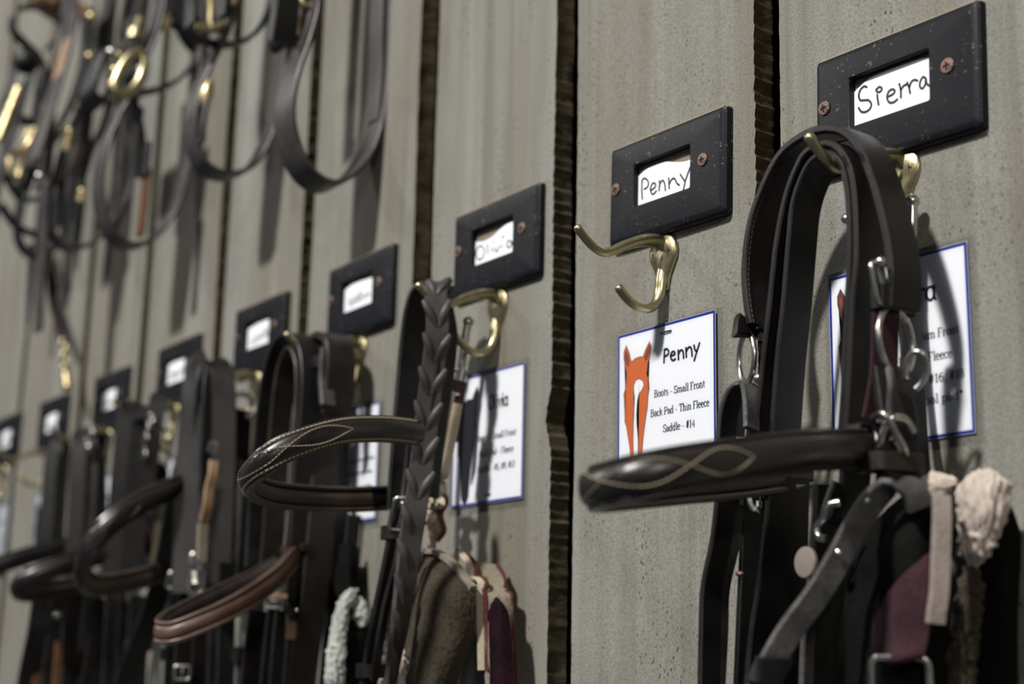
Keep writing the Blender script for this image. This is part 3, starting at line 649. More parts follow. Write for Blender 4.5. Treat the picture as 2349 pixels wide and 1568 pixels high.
# right hand: buckle, big ring, half ring, lower strap
buckle(B0, D(2018, 652, .058), ZV*.0095+OUT*.002, OUT*.0065+XV*.002, .0013)
bm = nb(); blob(bm, D(2020, 600, .062), .0026); mesh('stud', bm, STEEL, B0)
keeper(B0, D(2050, 690, .046), OUT, XV, ZV, DARK, .025, .009, .012)
bm = nb(); c = D(2055, 782, .045); ring(bm, c, (OUT*.95+XV*.22)*.0172, ZV*.0168, .0016); mesh('bit_ring', bm, STEEL, B0, 60)
bm = nb(); c = D(2098, 848, .043); tube(bm, [D(2076, 868, .045), D(2078, 832, .046), D(2096, 806, .045), D(2118, 812, .043), D(2126, 846, .040), D(2118, 872, .040), D(2100, 892, .042)], .0016, 10); mesh('half_ring', bm, STEEL, B0, 60)
strap(B0, 'plum_strap', [(2032, 700, .052), (2030, 780, .050), (2026, 860, .048), (2008, 960, .048)], .014, PLUM, .003, wd=OUT*.85-XV*.35, lab='plum coloured woven strap')
strap(B0, 'cheek_strap', [(2042, 842, .050), (2050, 900, .050), (2060, 980, .050), (2058, 1060, .050), (2052, 1120, .052)], .019, DARK, .005, wd=OUT*.9-XV*.3)
strap(B0, 'cheek_strap', [(2040, 845, .058), (2045, 880, .060), (2042, 940, .060), (2050, 1010, .060)], .004, WORN, .003)
buckle(B0, D(2040, 1000, .058), ZV*.0090+OUT*.0075, (OUT*.5+XV*.8)*.0105, .0017)
bm = nb(); tube(bm, [D(2014, 1036, .062), D(2026, 990, .064), D(2046, 958, .064), D(2076, 962, .056), D(2094, 990, .050)], .0019, 10); mesh('hook_stud', bm, STEEL, B0, 60)
keeper(B0, D(2044, 1062, .055), OUT-XV*.3, XV, ZV, BROWN, .026, .014, .009)
# the wide strap that swings out towards the camera
o, fr = strap(B0, 'flash_strap', [(2112, 1165, .056), (2092, 1122, .060), (2052, 1110, .064), (2010, 1140, .068), (1966, 1205, .073), (1922, 1285, .078), (1874, 1364, .084), (1810, 1450, .092), (1755, 1550, .098), (1730, 1610, .10)], .0125, WORN, .0040, wd=OUT*.8-XV*.45-ZV*.1, lab='scuffed strap with punched holes')
for q in ((1988, 1148, .0725), (1924, 1268, .081)):
    bm = nb(); disc(bm, D(*q), (D(*q)-CP)*-1, .0017, .0012, 14, .0006); mesh('eyelet', bm, STEEL, o)
keeper(B0, D(1765, 1535, .097), OUT*.8-XV*.45, XV*.7+OUT*.4, D(1755, 1550, .098)-D(1810, 1450, .092), BLACK, .015, .008, .012)
# noseband
def xs(pts): return [X(*q) for q in pts]
N0 = xs([(1985, 1028, -.082), (1930, 1030, -.076), (1850, 1033, -.070), (1700, 1052, -.066), (1560, 1073, -.069), (1455, 1094, -.080), (1395, 1110, -.092), (1362, 1118, -.106), (1372, 1126, -.120), (1440, 1122, -.132), (1560, 1112, -.142), (1700, 1100, -.150), (1850, 1078, -.156)])
o, fr = noseband(B0, N0, .0192, BAND, .0060); fancy(B0, o, fr, .0192, .26, .52, 3, edges=False)
strap(B0, 'noseband_strap', xs([(1850, 1078, -.156), (1830, 1088, -.158), (1806, 1098, -.160)]), .014, BLACK, .004, wd=ZV)
keeper(B0, D(1972, 1028, .060), ZV, OUT, XV, DARK, .022, .010, .010)
# hanging straps below, left group
for nm, pts, ww, m_ in (('rein', [(1668, 1105, .060), (1655, 1230, .062), (1632, 1350, .064), (1628, 1450, .066), (1625, 1640, .068)], .014, BLACK), ('rein', [(1690, 1100, .052), (1678, 1240, .054), (1654, 1350, .057), (1650, 1450, .058), (1640, 1640, .060)], .011, WORN),
    ('cheek_strap', [(1795, 1090, .048), (1782, 1230, .050), (1768, 1350, .052), (1752, 1450, .054), (1735, 1640, .056)], .019, BLACK), ('throat_strap', [(1826, 1095, .036), (1822, 1250, .036), (1814, 1400, .036), (1800, 1640, .036)], .018, BLACK),
    ('rein', [(1715, 1090, .040), (1722, 1250, .040), (1716, 1400, .042), (1706, 1640, .042)], .015, BLACK), ('throat_strap', [(1905, 1110, .040), (1900, 1240, .038), (1892, 1380, .036), (1872, 1640, .034)], .022, BLACK), ('rein', [(1955, 1090, .030), (1950, 1250, .022), (1925, 1420, .02), (1908, 1640, .02)], .015, BLACK),
    ('rein', [(1858, 1380, .050), (1852, 1480, .050), (1846, 1640, .050)], .008, WORN), ('cheek_strap', [(1930, 1110, .052), (1915, 1150, .054), (1900, 1200, .056)], .013, BLACK)):
    strap(B0, nm, pts, ww, m_, .0034)
bm = nb(); tube(bm, [D(1716, 1128, .052), D(1722, 1158, .055), D(1738, 1172, .055), D(1741, 1150, .054)], .0016, 8); mesh('hook_stud', bm, STEEL, B0)
for q in ((1697, 1316, .057),):
    bm = nb(); blob(bm, D(*q), .0026, (1, .7, .6)); mesh('rivet', bm, RUST, B0)
bm = nb(); c = D(1852, 1290, .055); disc(bm, c, OUT-XV*.1, .0078, .0022, 28, .0006); mesh('bit_guard', bm, GUARD, B0, label='pale round disc beside the scuffed strap')
bm = nb(); tube(bm, [D(1925, 1152, .062), D(1906, 1156, .064), D(1895, 1182, .064), D(1880, 1196, .064), D(1872, 1212, .064), D(1880, 1232, .064), D(1898, 1234, .064)], .0020, 10); mesh('hook_stud', bm, STEEL, B0)
# ---- the laced bridle
B2 = bridle('dark leather bridle with a laced V-pattern strap and an open stitched noseband', W(-.488, .05, -.04))
LC = [(1016, 672, .046), (1004, 652, .050), (1000, 668, .056), (1004, 748, .056), (995, 833, .056), (984, 917, .057), (974, 1005, .058), (963, 1097, .060), (952, 1175, .062), (943, 1228, .063), (931, 1324, .066), (920, 1413, .069), (905, 1503, .072), (890, 1600, .074)]
WL = [(OUT*.86-XV*.42)]*9+[(OUT*.95-XV*.2), (OUT*.95), (OUT*.9+XV*.25), (OUT*.8+XV*.5), (OUT*.7+XV*.7)]
P = DS(LC); bm = nb(); fr = []; sweep(bm, flat_prof(.0166, .0040, .0008), P, WL, step=.003, frames=fr); lace = mesh('laced_rein', bm, LACE, B2, label='strap laced in a row of Vs')
side = 1 if fr[len(fr)//2][3].dot(CP-fr[len(fr)//2][0]) > 0 else -1
S = [0]
for i in range(1, len(fr)): S.append(S[-1]+(fr[i][0]-fr[i-1][0]).length)
def on(s, u, v):
    s = min(max(s, 0), S[-1]-1e-6); k = max(j for j in range(len(S)) if S[j] <= s); k = min(k, len(S)-2); f = (s-S[k])/(S[k+1]-S[k])
    return fr[k][0].lerp(fr[k+1][0], f)+fr[k][2].lerp(fr[k+1][2], f)*u+fr[k][3].lerp(fr[k+1][3], f)*(v*side)
s = .004; kk = 0
while s < S[-1]-.02:
    for sg in (-1, 1):
        if s > .165 and sg == -1: continue
        bm = nb(); pth = [on(s+.0200*q, sg*.0086*(1-q)**1.05+sg*.0009, .0019+.0009*math.sin(math.pi*min(1, q*1.1))) for q in (0, .2, .4, .6, .8, 1.0)]
        tube(bm, pth, .0026, 8, step=.0015, taper=lambda q: .3+.9*math.sin(math.pi*(q*.8+.12))**1.1, flat=.45, ref=fr[0][2]); mesh('lacing', bm, LACE, lace, 70)
    s += .0245; kk += 1
strap(B2, 'rein', [(1036, 690, .040), (1022, 660, .042), (1016, 690, .046), (1026, 760, .047), (1018, 860, .048), (1004, 960, .049), (992, 1050, .050), (982, 1140, .051)], .016, BLACK, .004)
strap(B2, 'crownpiece', [(1030, 676, .040), (1000, 655, .046), (972, 668, .050), (957, 710, .052), (947, 780, .052), (938, 880, .053), (930, 980, .054), (922, 1090, .055), (916, 1170, .056)], .021, BLACK, .0042)
strap(B2, 'cheekpiece', [(1022, 690, .042), (990, 668, .046), (975, 690, .046), (965, 760, .046), (958, 860, .046), (950, 960, .047), (938, 1100, .048), (925, 1190, .049)], .021, BLACK, .0035)
N2 = xs([(962, 992, -.474), (930, 988, -.470), (870, 983, -.464), (780, 988, -.460), (700, 1010, -.461), (640, 1036, -.466), (596, 1066, -.474), (570, 1094, -.490), (580, 1116, -.508), (622, 1133, -.522), (710, 1142, -.532), (800, 1145, -.536), (886, 1142, -.538)])
o, fr = noseband(B2, N2, .0182, BAND, .0052); fancy(B2, o, fr, .0182, .22, .60, 2.5)
strap(B2, 'noseband_strap', xs([(880, 1142, -.538), (905, 1143, -.538), (930, 1140, -.537)]), .0135, BROWN, .004, wd=ZV)
strap(B2, 'noseband_strap', [(912, 1200, .060), (930, 1165, .060), (936, 1130, .058), (944, 1060, .056), (950, 1000, .056)], .011, BLACK, .004)
buckle(B2, D(920, 1178, .064), ZV*.011+XV*.004, (OUT-XV*.5)*.006, .0015); bm = nb(); blob(bm, D(924, 1154, .066), .0017); mesh('stud', bm, STEEL, B2)
strap(B2, 'cheek_strap', [(914, 1196, .062), (902, 1260, .062), (886, 1340, .063), (869, 1420, .064), (852, 1520, .065), (838, 1620, .066)], .0125, DARK, .0055)
strap(B2, 'rein', [(922, 1225, .066), (912, 1290, .068), (896, 1350, .069), (880, 1420, .070), (858, 1560, .070)], .006, BLACK, .004)
keeper(B2, D(907, 1222, .062), OUT-XV*.4, XV, ZV, DARK, .0165, .010, .010); keeper(B2, D(852, 1538, .066), OUT-XV*.4, XV, ZV, DARK, .0175, .010, .010)
# ---- fourth hook from the right: folded crown, drooping lined noseband
B3 = bridle('brown leather bridle left of the laced one, with a thick folded strap end', W(-.7005, .05, -.04))
strap(B3, 'crownpiece', [(588, 1300, .056), (594, 1180, .056), (604, 1040, .056), (612, 950, .056), (622, 880, .055), (640, 810, .054), (660, 776, .053), (690, 772, .052), (708, 800, .052), (716, 860, .052), (712, 960, .052), (700, 1080, .052), (690, 1250, .052)], .021, BLACK, .004)
strap(B3, 'cheekpiece', [(618, 1330, .051), (630, 1180, .051), (640, 1010, .051), (650, 900, .051), (664, 830, .050), (682, 800, .050), (698, 830, .049), (700, 960, .049), (692, 1100, .049), (676, 1300, .049)], .020, BROWN, .0035)
strap(B3, 'folded_strap', [(742, 1000, .030), (738, 900, .030), (734, 820, .031), (738, 786, .032), (756, 772, .033), (776, 790, .034), (780, 840, .034), (776, 900, .034), (770, 952, .035)], .026, BROWN, .006, lab='thick folded brown strap over the hook')
keeper(B3, D(758, 836, .036), OUT, XV, ZV, DARK, .030, .018, .010)
strap(B3, 'strap_end', [(752, 800, .044), (748, 870, .045), (752, 930, .045)], .013, WORN, .005)
strap(B3, 'cheek_strap', [(752, 940, .030), (745, 1060, .034), (738, 1180, .036), (728, 1290, .038), (716, 1400, .040), (700, 1500, .042), (684, 1630, .044)], .024, BROWN, .004)
strap(B3, 'rein', [(786, 900, .012), (784, 1060, .010), (776, 1250, .009), (758, 1450, .009), (742, 1630, .009)], .012, BLACK, .004)
strap(B3, 'rein', [(812, 1180, .009), (800, 1300, .009), (790, 1450, .009), (770, 1630, .009)], .012, BLACK, .004)
N3 = xs([(696, 1262, -.702), (676, 1272, -.694), (640, 1315, -.686), (590, 1355, -.682), (520, 1398, -.680), (450, 1430, -.684), (396, 1450, -.692), (368, 1448, -.704), (378, 1432, -.716), (430, 1402, -.728), (500, 1368, -.736), (580, 1330, -.740), (640, 1296, -.738)])
o, fr = noseband(B3, N3, .0175, BROWN, .0050, lab='brown lined noseband drooping to the left', lin=PADR, flip=-1)
strap(B3, 'noseband_strap', [(652, 1262, .054), (676, 1254, .052), (704, 1256, .050)], .007, BROWN, .006)
for nm, pts, ww, m_ in (('cheek_strap', [(690, 1255, .050), (688, 1320, .050), (684, 1400, .050)], .020, BLACK), ('cheek_strap', [(600, 1400, .056), (588, 1480, .058), (574, 1630, .060)], .022, DARK), ('rein', [(628, 1395, .054), (618, 1480, .055), (604, 1630, .056)], .011, BLACK),
    ('rein', [(648, 1400, .050), (640, 1480, .051), (628, 1630, .052)], .013, BLACK), ('throat_strap', [(676, 1400, .047), (672, 1480, .047), (660, 1630, .047)], .013, DARK), ('throat_strap', [(700, 1400, .044), (690, 1480, .044), (676, 1630, .044)], .016, BLACK)):
    strap(B3, nm, pts, ww, m_, .0035)
buckle(B3, D(648, 1352, .056), ZV*.011+XV*.009, (OUT-XV*.6)*.0075, .0018); keeper(B3, D(644, 1368, .056), OUT-XV*.5, XV, ZV, TAN, .018, .010, .004)
buckle(B3, D(674, 1400, .054), XV*.008+OUT*.008, ZV*.006+OUT*.003, .0026, name='dark_buckle', mt=BLACK)
for q in ((659, 1398, .058), (681, 1399, .057)):
    bm = nb(); blob(bm, D(*q), .0015); mesh('stud', bm, STEEL, B3)
strap(B3, 'tan_tab', [(668, 1408, .057), (668, 1440, .057), (666, 1465, .057)], .008, TAN, .004, lab='tan leather tab')
bm = nb(); tube(bm, [D(578, 1452, .062), D(560, 1452, .064), D(562, 1484, .064)], .0022, 8); mesh('hook_stud', bm, STEEL, B3)
keeper(B3, D(556, 1500, .063), OUT, XV, ZV, DARK, .014, .010, .012)
strap(B3, 'strap_end', [(560, 1486, .062), (553, 1540, .062), (545, 1630, .062)], .010, WORN, .004)
strap(B3, 'rein', [(572, 1130, .060), (566, 1250, .060), (560, 1330, .060)], .016, BLACK, .004)
# ---- fifth hook
B4 = bridle('bridle with a broad shiny crown strap and a long noseband swung out to the left', W(-.908, .05, -.035))
strap(B4, 'crownpiece', [(428, 1360, .072), (430, 1250, .071), (434, 1130, .070), (440, 1010, .068), (448, 920, .066), (456, 860, .063), (466, 836, .060), (478, 830, .056)], .026, DARK, .0045, wd=OUT*.8-XV*.5, lab='broad shiny strap')
strap(B4, 'crownpiece', [(478, 830, .056), (496, 832, .050), (508, 850, .048), (514, 900, .047), (514, 1000, .047), (510, 1130, .047), (504, 1260, .048), (498, 1340, .049)], .022, DARK, .0045, wd=OUT*.85-XV*.35)
strap(B4, 'cheekpiece', [(472, 1400, .054), (476, 1200, .054), (482, 1020, .054), (487, 900, .054), (492, 846, .052)], .020, BLACK, .0035)
strap(B4, 'cheekpiece', [(452, 1400, .058), (458, 1200, .058), (464, 1020, .058), (472, 880, .058), (480, 846, .055)], .020, BLACK, .0035)
N4 = xs([(428, 1108, -.902), (405, 1116, -.892), (335, 1146, -.882), (272, 1184, -.880), (225, 1228, -.884), (192, 1280, -.894), (188, 1322, -.908), (212, 1342, -.922), (262, 1338, -.936), (310, 1328, -.944), (365, 1314, -.950)])
o, fr = noseband(B4, N4, .0200, BAND, .0060); fancy(B4, o, fr, .02, .25, .5, 2, DARK)
for nm, pts, ww, m_ in (('cheek_strap', [(404, 1150, .060), (388, 1250, .062), (366, 1350, .064), (336, 1440, .068), (300, 1530, .072), (270, 1630, .075)], .022, BLACK), ('rein', [(440, 1290, .064), (432, 1400, .065), (424, 1500, .066), (414, 1630, .066)], .020, BLACK),
    ('rein', [(480, 1300, .050), (474, 1400, .050), (466, 1500, .05), (456, 1630, .05)], .022, DARK), ('throat_strap', [(505, 1300, .046), (500, 1400, .046), (494, 1630, .046)], .018, BLACK), ('throat_strap', [(522, 1290, .056), (520, 1400, .056), (514, 1630, .056)], .016, BLACK), ('throat_strap', [(408, 1180, .050), (412, 1300, .050), (400, 1420, .052), (392, 1630, .054)], .016, BLACK)):
    strap(B4, nm, pts, ww, m_, .0035)
buckle(B4, D(404, 1330, .070), ZV*.007+XV*.003, (OUT-XV*.5)*.007, .0016); buckle(B4, D(452, 1316, .066), ZV*.018, (OUT-XV*.3)*.006, .0026, prong=False)
buckle(B4, D(418, 1542, .070), ZV*.006, (OUT-XV*.4)*.006, .0014); keeper(B4, D(400, 1500, .060), OUT, XV, ZV, DARK, .022, .01, .012)
# ---- sixth hook
B5 = bridle('black bridle hanging at the left, its noseband pointing left below the stitched one', W(-1.113, .05, -.035))
strap(B5, 'crownpiece', [(268, 1330, .060), (276, 1230, .060), (288, 1100, .060), (297, 1000, .059), (304, 950, .057), (314, 934, .054), (330, 936, .050), (340, 960, .048)], .030, BLACK, .0045, wd=OUT*.85-XV*.35)
strap(B5, 'cheekpiece', [(330, 1180, .046), (340, 1080, .046), (350, 1000, .046), (358, 940, .044), (364, 912, .040), (372, 908, .036)], .018, BLACK, .004, wd=OUT*.85-XV*.35)
strap(B5, 'cheekpiece', [(300, 1330, .050), (310, 1180, .050), (318, 1060, .050), (328, 960, .048)], .024, BLACK, .004, wd=OUT*.9-XV*.2)
for q, r in (((346, 966, .052), .0052), ((334, 1003, .052), .0042), ((330, 1040, .052), .0046)):
    bm = nb(); ring(bm, D(*q), XV*r, ZV*r*1.4, .0020, 8); mesh('buckle', bm, STEEL, B5)
N5 = xs([(345, 1246, -1.102), (300, 1254, -1.098), (200, 1280, -1.094), (112, 1306, -1.096), (60, 1328, -1.104), (38, 1346, -1.116), (56, 1356, -1.128), (110, 1352, -1.140), (190, 1340, -1.150), (270, 1326, -1.156)])
noseband(B5, N5, .0210, BAND, .0065)
for nm, pts, ww, m_ in (('rein', [(95, 1372, .110), (84, 1450, .112), (66, 1540, .114), (50, 1630, .116)], .020, BLACK), ('rein', [(112, 1368, .100), (100, 1450, .102), (88, 1540, .104), (78, 1630, .105)], .011, ORANGE), ('cheek_strap', [(136, 1370, .092), (126, 1450, .093), (116, 1540, .094), (108, 1630, .095)], .018, BLACK),
    ('rein', [(140, 1470, .090), (134, 1540, .090), (128, 1630, .09)], .011, ORANGE), ('cheek_strap', [(192, 1360, .072), (184, 1450, .073), (178, 1540, .074), (172, 1630, .074)], .034, DARK), ('cheek_strap', [(240, 1372, .062), (232, 1450, .064), (218, 1540, .066), (205, 1630, .068)], .026, DARK), ('throat_strap', [(160, 1366, .080), (156, 1450, .080), (150, 1630, .08)], .014, BLACK), ('throat_strap', [(268, 1366, .056), (264, 1460, .056), (256, 1630, .056)], .024, BLACK), ('throat_strap', [(296, 1366, .050), (290, 1460, .05), (282, 1630, .05)], .020, DARK), ('throat_strap', [(322, 1366, .044), (316, 1460, .044), (306, 1630, .044)], .022, BLACK), ('throat_strap', [(214, 1366, .066), (206, 1460, .066), (196, 1630, .066)], .020, BLACK)):
    strap(B5, nm, pts, ww, m_, .0038)
bm = nb(); blob(bm, D(132, 1411, .1), .0044); mesh('stud', bm, STEEL, B5); keeper(B5, D(318, 1480, .050), OUT, XV, ZV, DARK, .026, .012, .010)
bm = nb(); ring(bm, D(246, 1312, .058), XV*.016, ZV*.010, .0028, 8); mesh('bit_ring', bm, STEEL, B5)
strap(B5, 'throat_strap', [(280, 1232, .052), (296, 1270, .050), (304, 1320, .048), (306, 1380, .046)], .014, WORN, .004)
# ---- seventh and eighth hooks
B6 = bridle('black bridle on the seventh hook from the right, seen only as dark hanging straps', W(-1.321, .05, -.035))
strap(B6, 'crownpiece', [(164, 1330, .060), (173, 1200, .060), (179, 1080, .060), (183, 1020, .058), (187, 994, .054), (196, 992, .050), (204, 1010, .047), (206, 1080, .046), (200, 1200, .046), (194, 1330, .046)], .018, BLACK, .0045, wd=OUT*.85-XV*.4)
strap(B6, 'cheekpiece', [(226, 1200, .030), (224, 1100, .030), (222, 1030, .031), (226, 1000, .032), (234, 996, .033)], .020, BLACK, .0045, wd=OUT*.85-XV*.4)
for q, r in (((208, 992, .044), .0066), ((198, 1025, .052), .0066)):
    bm = nb(); ring(bm, D(*q), XV*r, ZV*r*1.3, .0030, 8); mesh('buckle', bm, STEEL, B6)
N6 = xs([(180, 1246, -1.306), (100, 1264, -1.300), (20, 1288, -1.300), (-50, 1312, -1.310), (-60, 1330, -1.330)]); noseband(B6, N6, .0205, BLACK, .0062)
B7 = bridle('single dark strap bridle hanging under the plate with the dangling snap', W(-1.54, .05, -.035))
strap(B7, 'crownpiece', [(108, 1290, .058), (116, 1190, .058), (122, 1100, .058), (128, 1040, .057), (133, 1012, .054), (139, 1004, .050), (145, 1010, .046), (146, 1040, .045), (138, 1140, .045), (130, 1280, .045)], .015, BLACK, .0045, wd=OUT*.85-XV*.4)
strap(B7, 'cheekpiece', [(100, 1290, .064), (108, 1190, .064), (114, 1090, .064), (120, 1036, .062)], .016, BLACK, .004, wd=OUT*.85-XV*.4)
# ------------------------------------------------------------------ horse boots and pads on the lower prongs
def zp(ox, oy, k, pts): return [D(ox+a*k, oy+b*k, d) for a, b, d in pts]
def zq(ox, oy, k, pts): return [D(ox+a*k, oy+b*k, .010+(d-.012)*.62) for a, b, d in pts]
def snap(root, pts, r=.0032):
    bm = nb(); P = DS(pts); tube(bm, P, r, 12); blob(bm, P[0], r*1.35); mesh('snap_bolt', bm, STEEL, root, 60)
# --- under the laced bridle
K2 = thing('horse_boot', 'brown fleece lined horse boot with scalloped beige edges beside the laced strap', 'horse boot', W(-.488, .04, -.15), 'horse boots hanging under the bridles')
snap(K2, [(1074, 738, .019), (1068, 770, .020), (1060, 830, .021), (1052, 872, .022)], .0030)
bm = nb(); c = D(1050, 876, .022); tube(bm, rrect(c, OUT*.007, ZV*.009, .6, 5), .0018, 8, True, step=1, ref=XV); mesh('snap_ring', bm, STEEL, K2, 60)
strap(K2, 'hanger_strap', [(1054, 872, .022), (1046, 905, .023), (1040, 950, .024), (1030, 1010, .026)], .013, PLUM, .003, wd=OUT*.9-XV*.2, lab='plum webbing strap')
strap(K2, 'strap_edging', [(1038, 900, .032), (1028, 960, .033), (1018, 1030, .034)], .004, BEIGE, .003)
k = .29839
wave = [D(1050, 926, .028), D(1040, 985, .030), D(1030, 1040, .032), D(1020, 1086, .034)]+zq(880, 1100, k, [(405, -10, .043), (452, 58, .041), (405, 122, .044), (440, 185, .044), (345, 222, .050), (372, 292, .050), (332, 330, .052)])
bm = nb(); ribbon(bm, wave, .0065, .0040, OUT*.85-XV*.5, step=.002); mesh('scalloped_edge', bm, BEIGE, K2)
bm = nb(); ribbon(bm, [p+(D(1028, 1000, .04)-D(1040, 1000, .04))*.8 for p in wave[3:]], .006, .003, OUT*.85-XV*.5, step=.002); mesh('scalloped_edge', bm, BEIGE, K2)
bm = nb(); loft(bm, [zq(880, 1100, k, q) for q in ([(420, 0, .040), (470, 10, .034)], [(410, 140, .042), (480, 150, .034)], [(360, 230, .047), (440, 260, .036)], [(340, 330, .050), (460, 400, .034)], [(350, 440, .050), (410, 470, .036)], [(370, 540, .050), (405, 555, .038)])], .003, 8, 20); mesh('cuff_strap', bm, BEIGED, K2)
bm = nb(); ribbon(bm, zq(880, 1100, k, [(476, 120, .033), (480, 180, .033), (440, 262, .036), (464, 395, .033), (412, 470, .036)]), .004, .002, OUT, step=.002); mesh('red_edging', bm, REDE, K2)
bm = nb(); loft(bm, [zq(880, 1100, k, q) for q in (
  [(270, 575, .052), (330, 545, .054), (400, 560, .050), (480, 590, .046), (560, 640, .042)],
  [(240, 660, .054), (340, 640, .064), (440, 660, .062), (540, 690, .056), (640, 745, .046)],
  [(170, 800, .056), (300, 790, .074), (440, 790, .074), (580, 800, .066), (700, 845, .050)],
  [(80, 930, .056), (260, 930, .080), (430, 930, .080), (580, 930, .070), (712, 960, .050)],
  [(25, 1200, .058), (220, 1200, .084), (400, 1200, .082), (560, 1200, .070), (690, 1200, .050)],
  [(10, 1450, .060), (190, 1450, .086), (360, 1450, .084), (490, 1450, .072), (605, 1440, .054)],
  [(-20, 1700, .060), (160, 1700, .086), (320, 1700, .084), (420, 1700, .072), (520, 1700, .056)])], .008, 60, 90, .0007, 520); mesh('fleece_lining', bm, FLEECEB, K2)
bm = nb(); fleece(bm, zq(880, 1100, k, [(300, 560, .058), (240, 660, .060), (160, 800, .062), (72, 920, .072), (35, 1060, .074), (12, 1200, .074), (2, 1380, .076), (-10, 1560, .076), (-20, 1700, .076)]), [.0028, .0038, .0042, .0042, .0044, .0046, .0048, .0048, .0046], .9, .0028, 520); mesh('fleece_trim', bm, FLEECE, K2, label='pale curly fleece edge')
bm = nb(); fleece(bm, zq(880, 1100, k, [(150, 1300, .092), (128, 1420, .093), (110, 1560, .094), (100, 1700, .094)]), [.0022, .0038, .0045, .0048], .9, .003, 480); mesh('fleece_trim', bm, FLEECE, K2)
bm = nb(); ribbon(bm, zq(880, 1100, k, [(330, 548, .060), (400, 556, .058), (480, 602, .055), (580, 690, .054), (640, 780, .054), (690, 835, .053)]), .006, .004, OUT, step=.002); mesh('binding', bm, BEIGED, K2)  # pale strip along the ridge: the fleece's lit rim put into colour
edge = zq(880, 1100, k, [(590, 560, .030), (655, 640, .034), (672, 690, .036), (668, 745, .038), (735, 765, .037), (752, 800, .037), (728, 850, .040), (738, 900, .040), (742, 1050, .040), (748, 1250, .040), (752, 1462, .040)])
bm = nb(); ribbon(bm, edge, .0050, .0024, OUT*.8-XV*.55, step=.002); mesh('scalloped_edge', bm, BEIGE, K2)
bm = nb(); ribbon(bm, [p+XV*.0045+OUT*-.002 for p in edge], .0022, .0030, OUT*.8-XV*.55, step=.002); mesh('red_edging', bm, REDE, K2)
bm = nb(); loft(bm, [zq(880, 1100, k, q) for q in ([(480, 590, .03), (560, 520, .03), (640, 590, .028), (780, 640, .020), (885, 650, .014)], [(560, 640, .036), (620, 610, .034), (690, 700, .030), (800, 720, .022), (935, 770, .012)], [(690, 800, .036), (720, 790, .034), (770, 840, .030), (860, 830, .024), (950, 860, .014)],
  [(760, 900, .036), (790, 920, .034), (850, 900, .034), (920, 900, .026), (985, 885, .016)], [(770, 1050, .036), (810, 1050, .036), (870, 1050, .036), (930, 1050, .028), (1000, 1050, .016)], [(775, 1300, .036), (820, 1300, .038), (880, 1300, .036), (940, 1300, .028), (1015, 1300, .016)], [(780, 1700, .036), (830, 1700, .038), (890, 1700, .036), (960, 1700, .028), (1040, 1700, .016)])], .004, 24, 50, .0012, 90); mesh('boot_shell', bm, BEIGED, K2)
bm = nb(); loft(bm, [zq(880, 1100, k, q) for q in ([(862, 905, .038), (880, 905, .038)], [(810, 1000, .041), (880, 985, .041), (955, 1010, .033)], [(808, 1200, .042), (885, 1200, .043), (985, 1200, .031)], [(815, 1480, .042), (890, 1480, .043), (1000, 1480, .031)], [(810, 1700, .042), (890, 1700, .043), (1010, 1700, .031)])] if False else [zq(880, 1100, k, q) for q in ([(850, 910, .039), (868, 900, .040), (890, 915, .038)], [(810, 1000, .041), (880, 985, .043), (955, 1010, .033)], [(808, 1200, .042), (885, 1200, .044), (985, 1200, .031)], [(815, 1480, .042), (890, 1480, .044), (1000, 1480, .031)], [(810, 1700, .042), (890, 1700, .044), (1010, 1700, .031)])], .002, 16, 40, .0004, 500); mesh('hook_tape', bm, MAROON, K2, label='dark plum fastening tape')
bm = nb(); ribbon(bm, zq(880, 1100, k, [(870, 645, .016), (905, 700, .014), (938, 780, .013), (932, 850, .014), (985, 890, .016), (975, 1000, .018), (1000, 1200, .017), (1012, 1400, .017), (1030, 1700, .017)]), .0022, .003, OUT*.7-XV*.6, step=.002); mesh('red_edging', bm, REDE, K2)
# --- under the nearest bridle
K0 = thing('horse_boot', 'plum and black horse boot with a curly cream fleece roll at bottom right', 'horse boot', W(-.09, .04, -.2), 'horse boots hanging under the bridles')
snap(K0, [(2092, 462, .010), (2092, 500, .010), (2090, 560, .011), (2088, 620, .012), (2086, 660, .013)], .0030)
bm = nb(); blob(bm, D(1942, 502, .037), .0028); mesh('snap_tip', bm, STEEL, K0)
k = .43894
bm = nb(); loft(bm, [zp(1950, 880, k, q) for q in ([(150, 700, .030), (260, 590, .040), (400, 560, .040), (520, 560, .030)], [(40, 860, .036), (200, 760, .052), (360, 720, .052), (520, 720, .034)], [(-20, 1060, .040), (160, 1000, .056), (340, 960, .056), (520, 960, .036)], [(-30, 1300, .040), (120, 1280, .056), (320, 1260, .056), (520, 1260, .036)], [(-30, 1640, .040), (120, 1640, .056), (320, 1640, .056), (540, 1640, .036)])], .004, 24, 36, .0010, 70); mesh('boot_shell', bm, NEO, K0)
bm = nb(); loft(bm, [zp(1950, 880, k, q) for q in ([(395, 890, .058), (415, 885, .058), (436, 882, .057)], [(300, 975, .061), (370, 970, .061), (432, 970, .059)], [(180, 1110, .063), (310, 1110, .064), (425, 1110, .060)], [(112, 1280, .063), (260, 1290, .066), (412, 1280, .061)], [(122, 1430, .066), (260, 1420, .068), (388, 1405, .063)], [(140, 1470, .064), (260, 1460, .066), (384, 1440, .062)])], .003, 24, 40, .0010, 60); mesh('plum_panel', bm, PLUM, K0, label='plum woven panel')
bm = nb(); ribbon(bm, zp(1950, 880, k, [(478, 590, .056), (480, 700, .060), (474, 900, .062), (466, 1100, .064), (452, 1190, .065), (446, 1250, .065)]), .0080, .0045, OUT*.8-XV*.5, step=.003); mesh('binding', bm, PALEB, K0, label='pale edge binding')
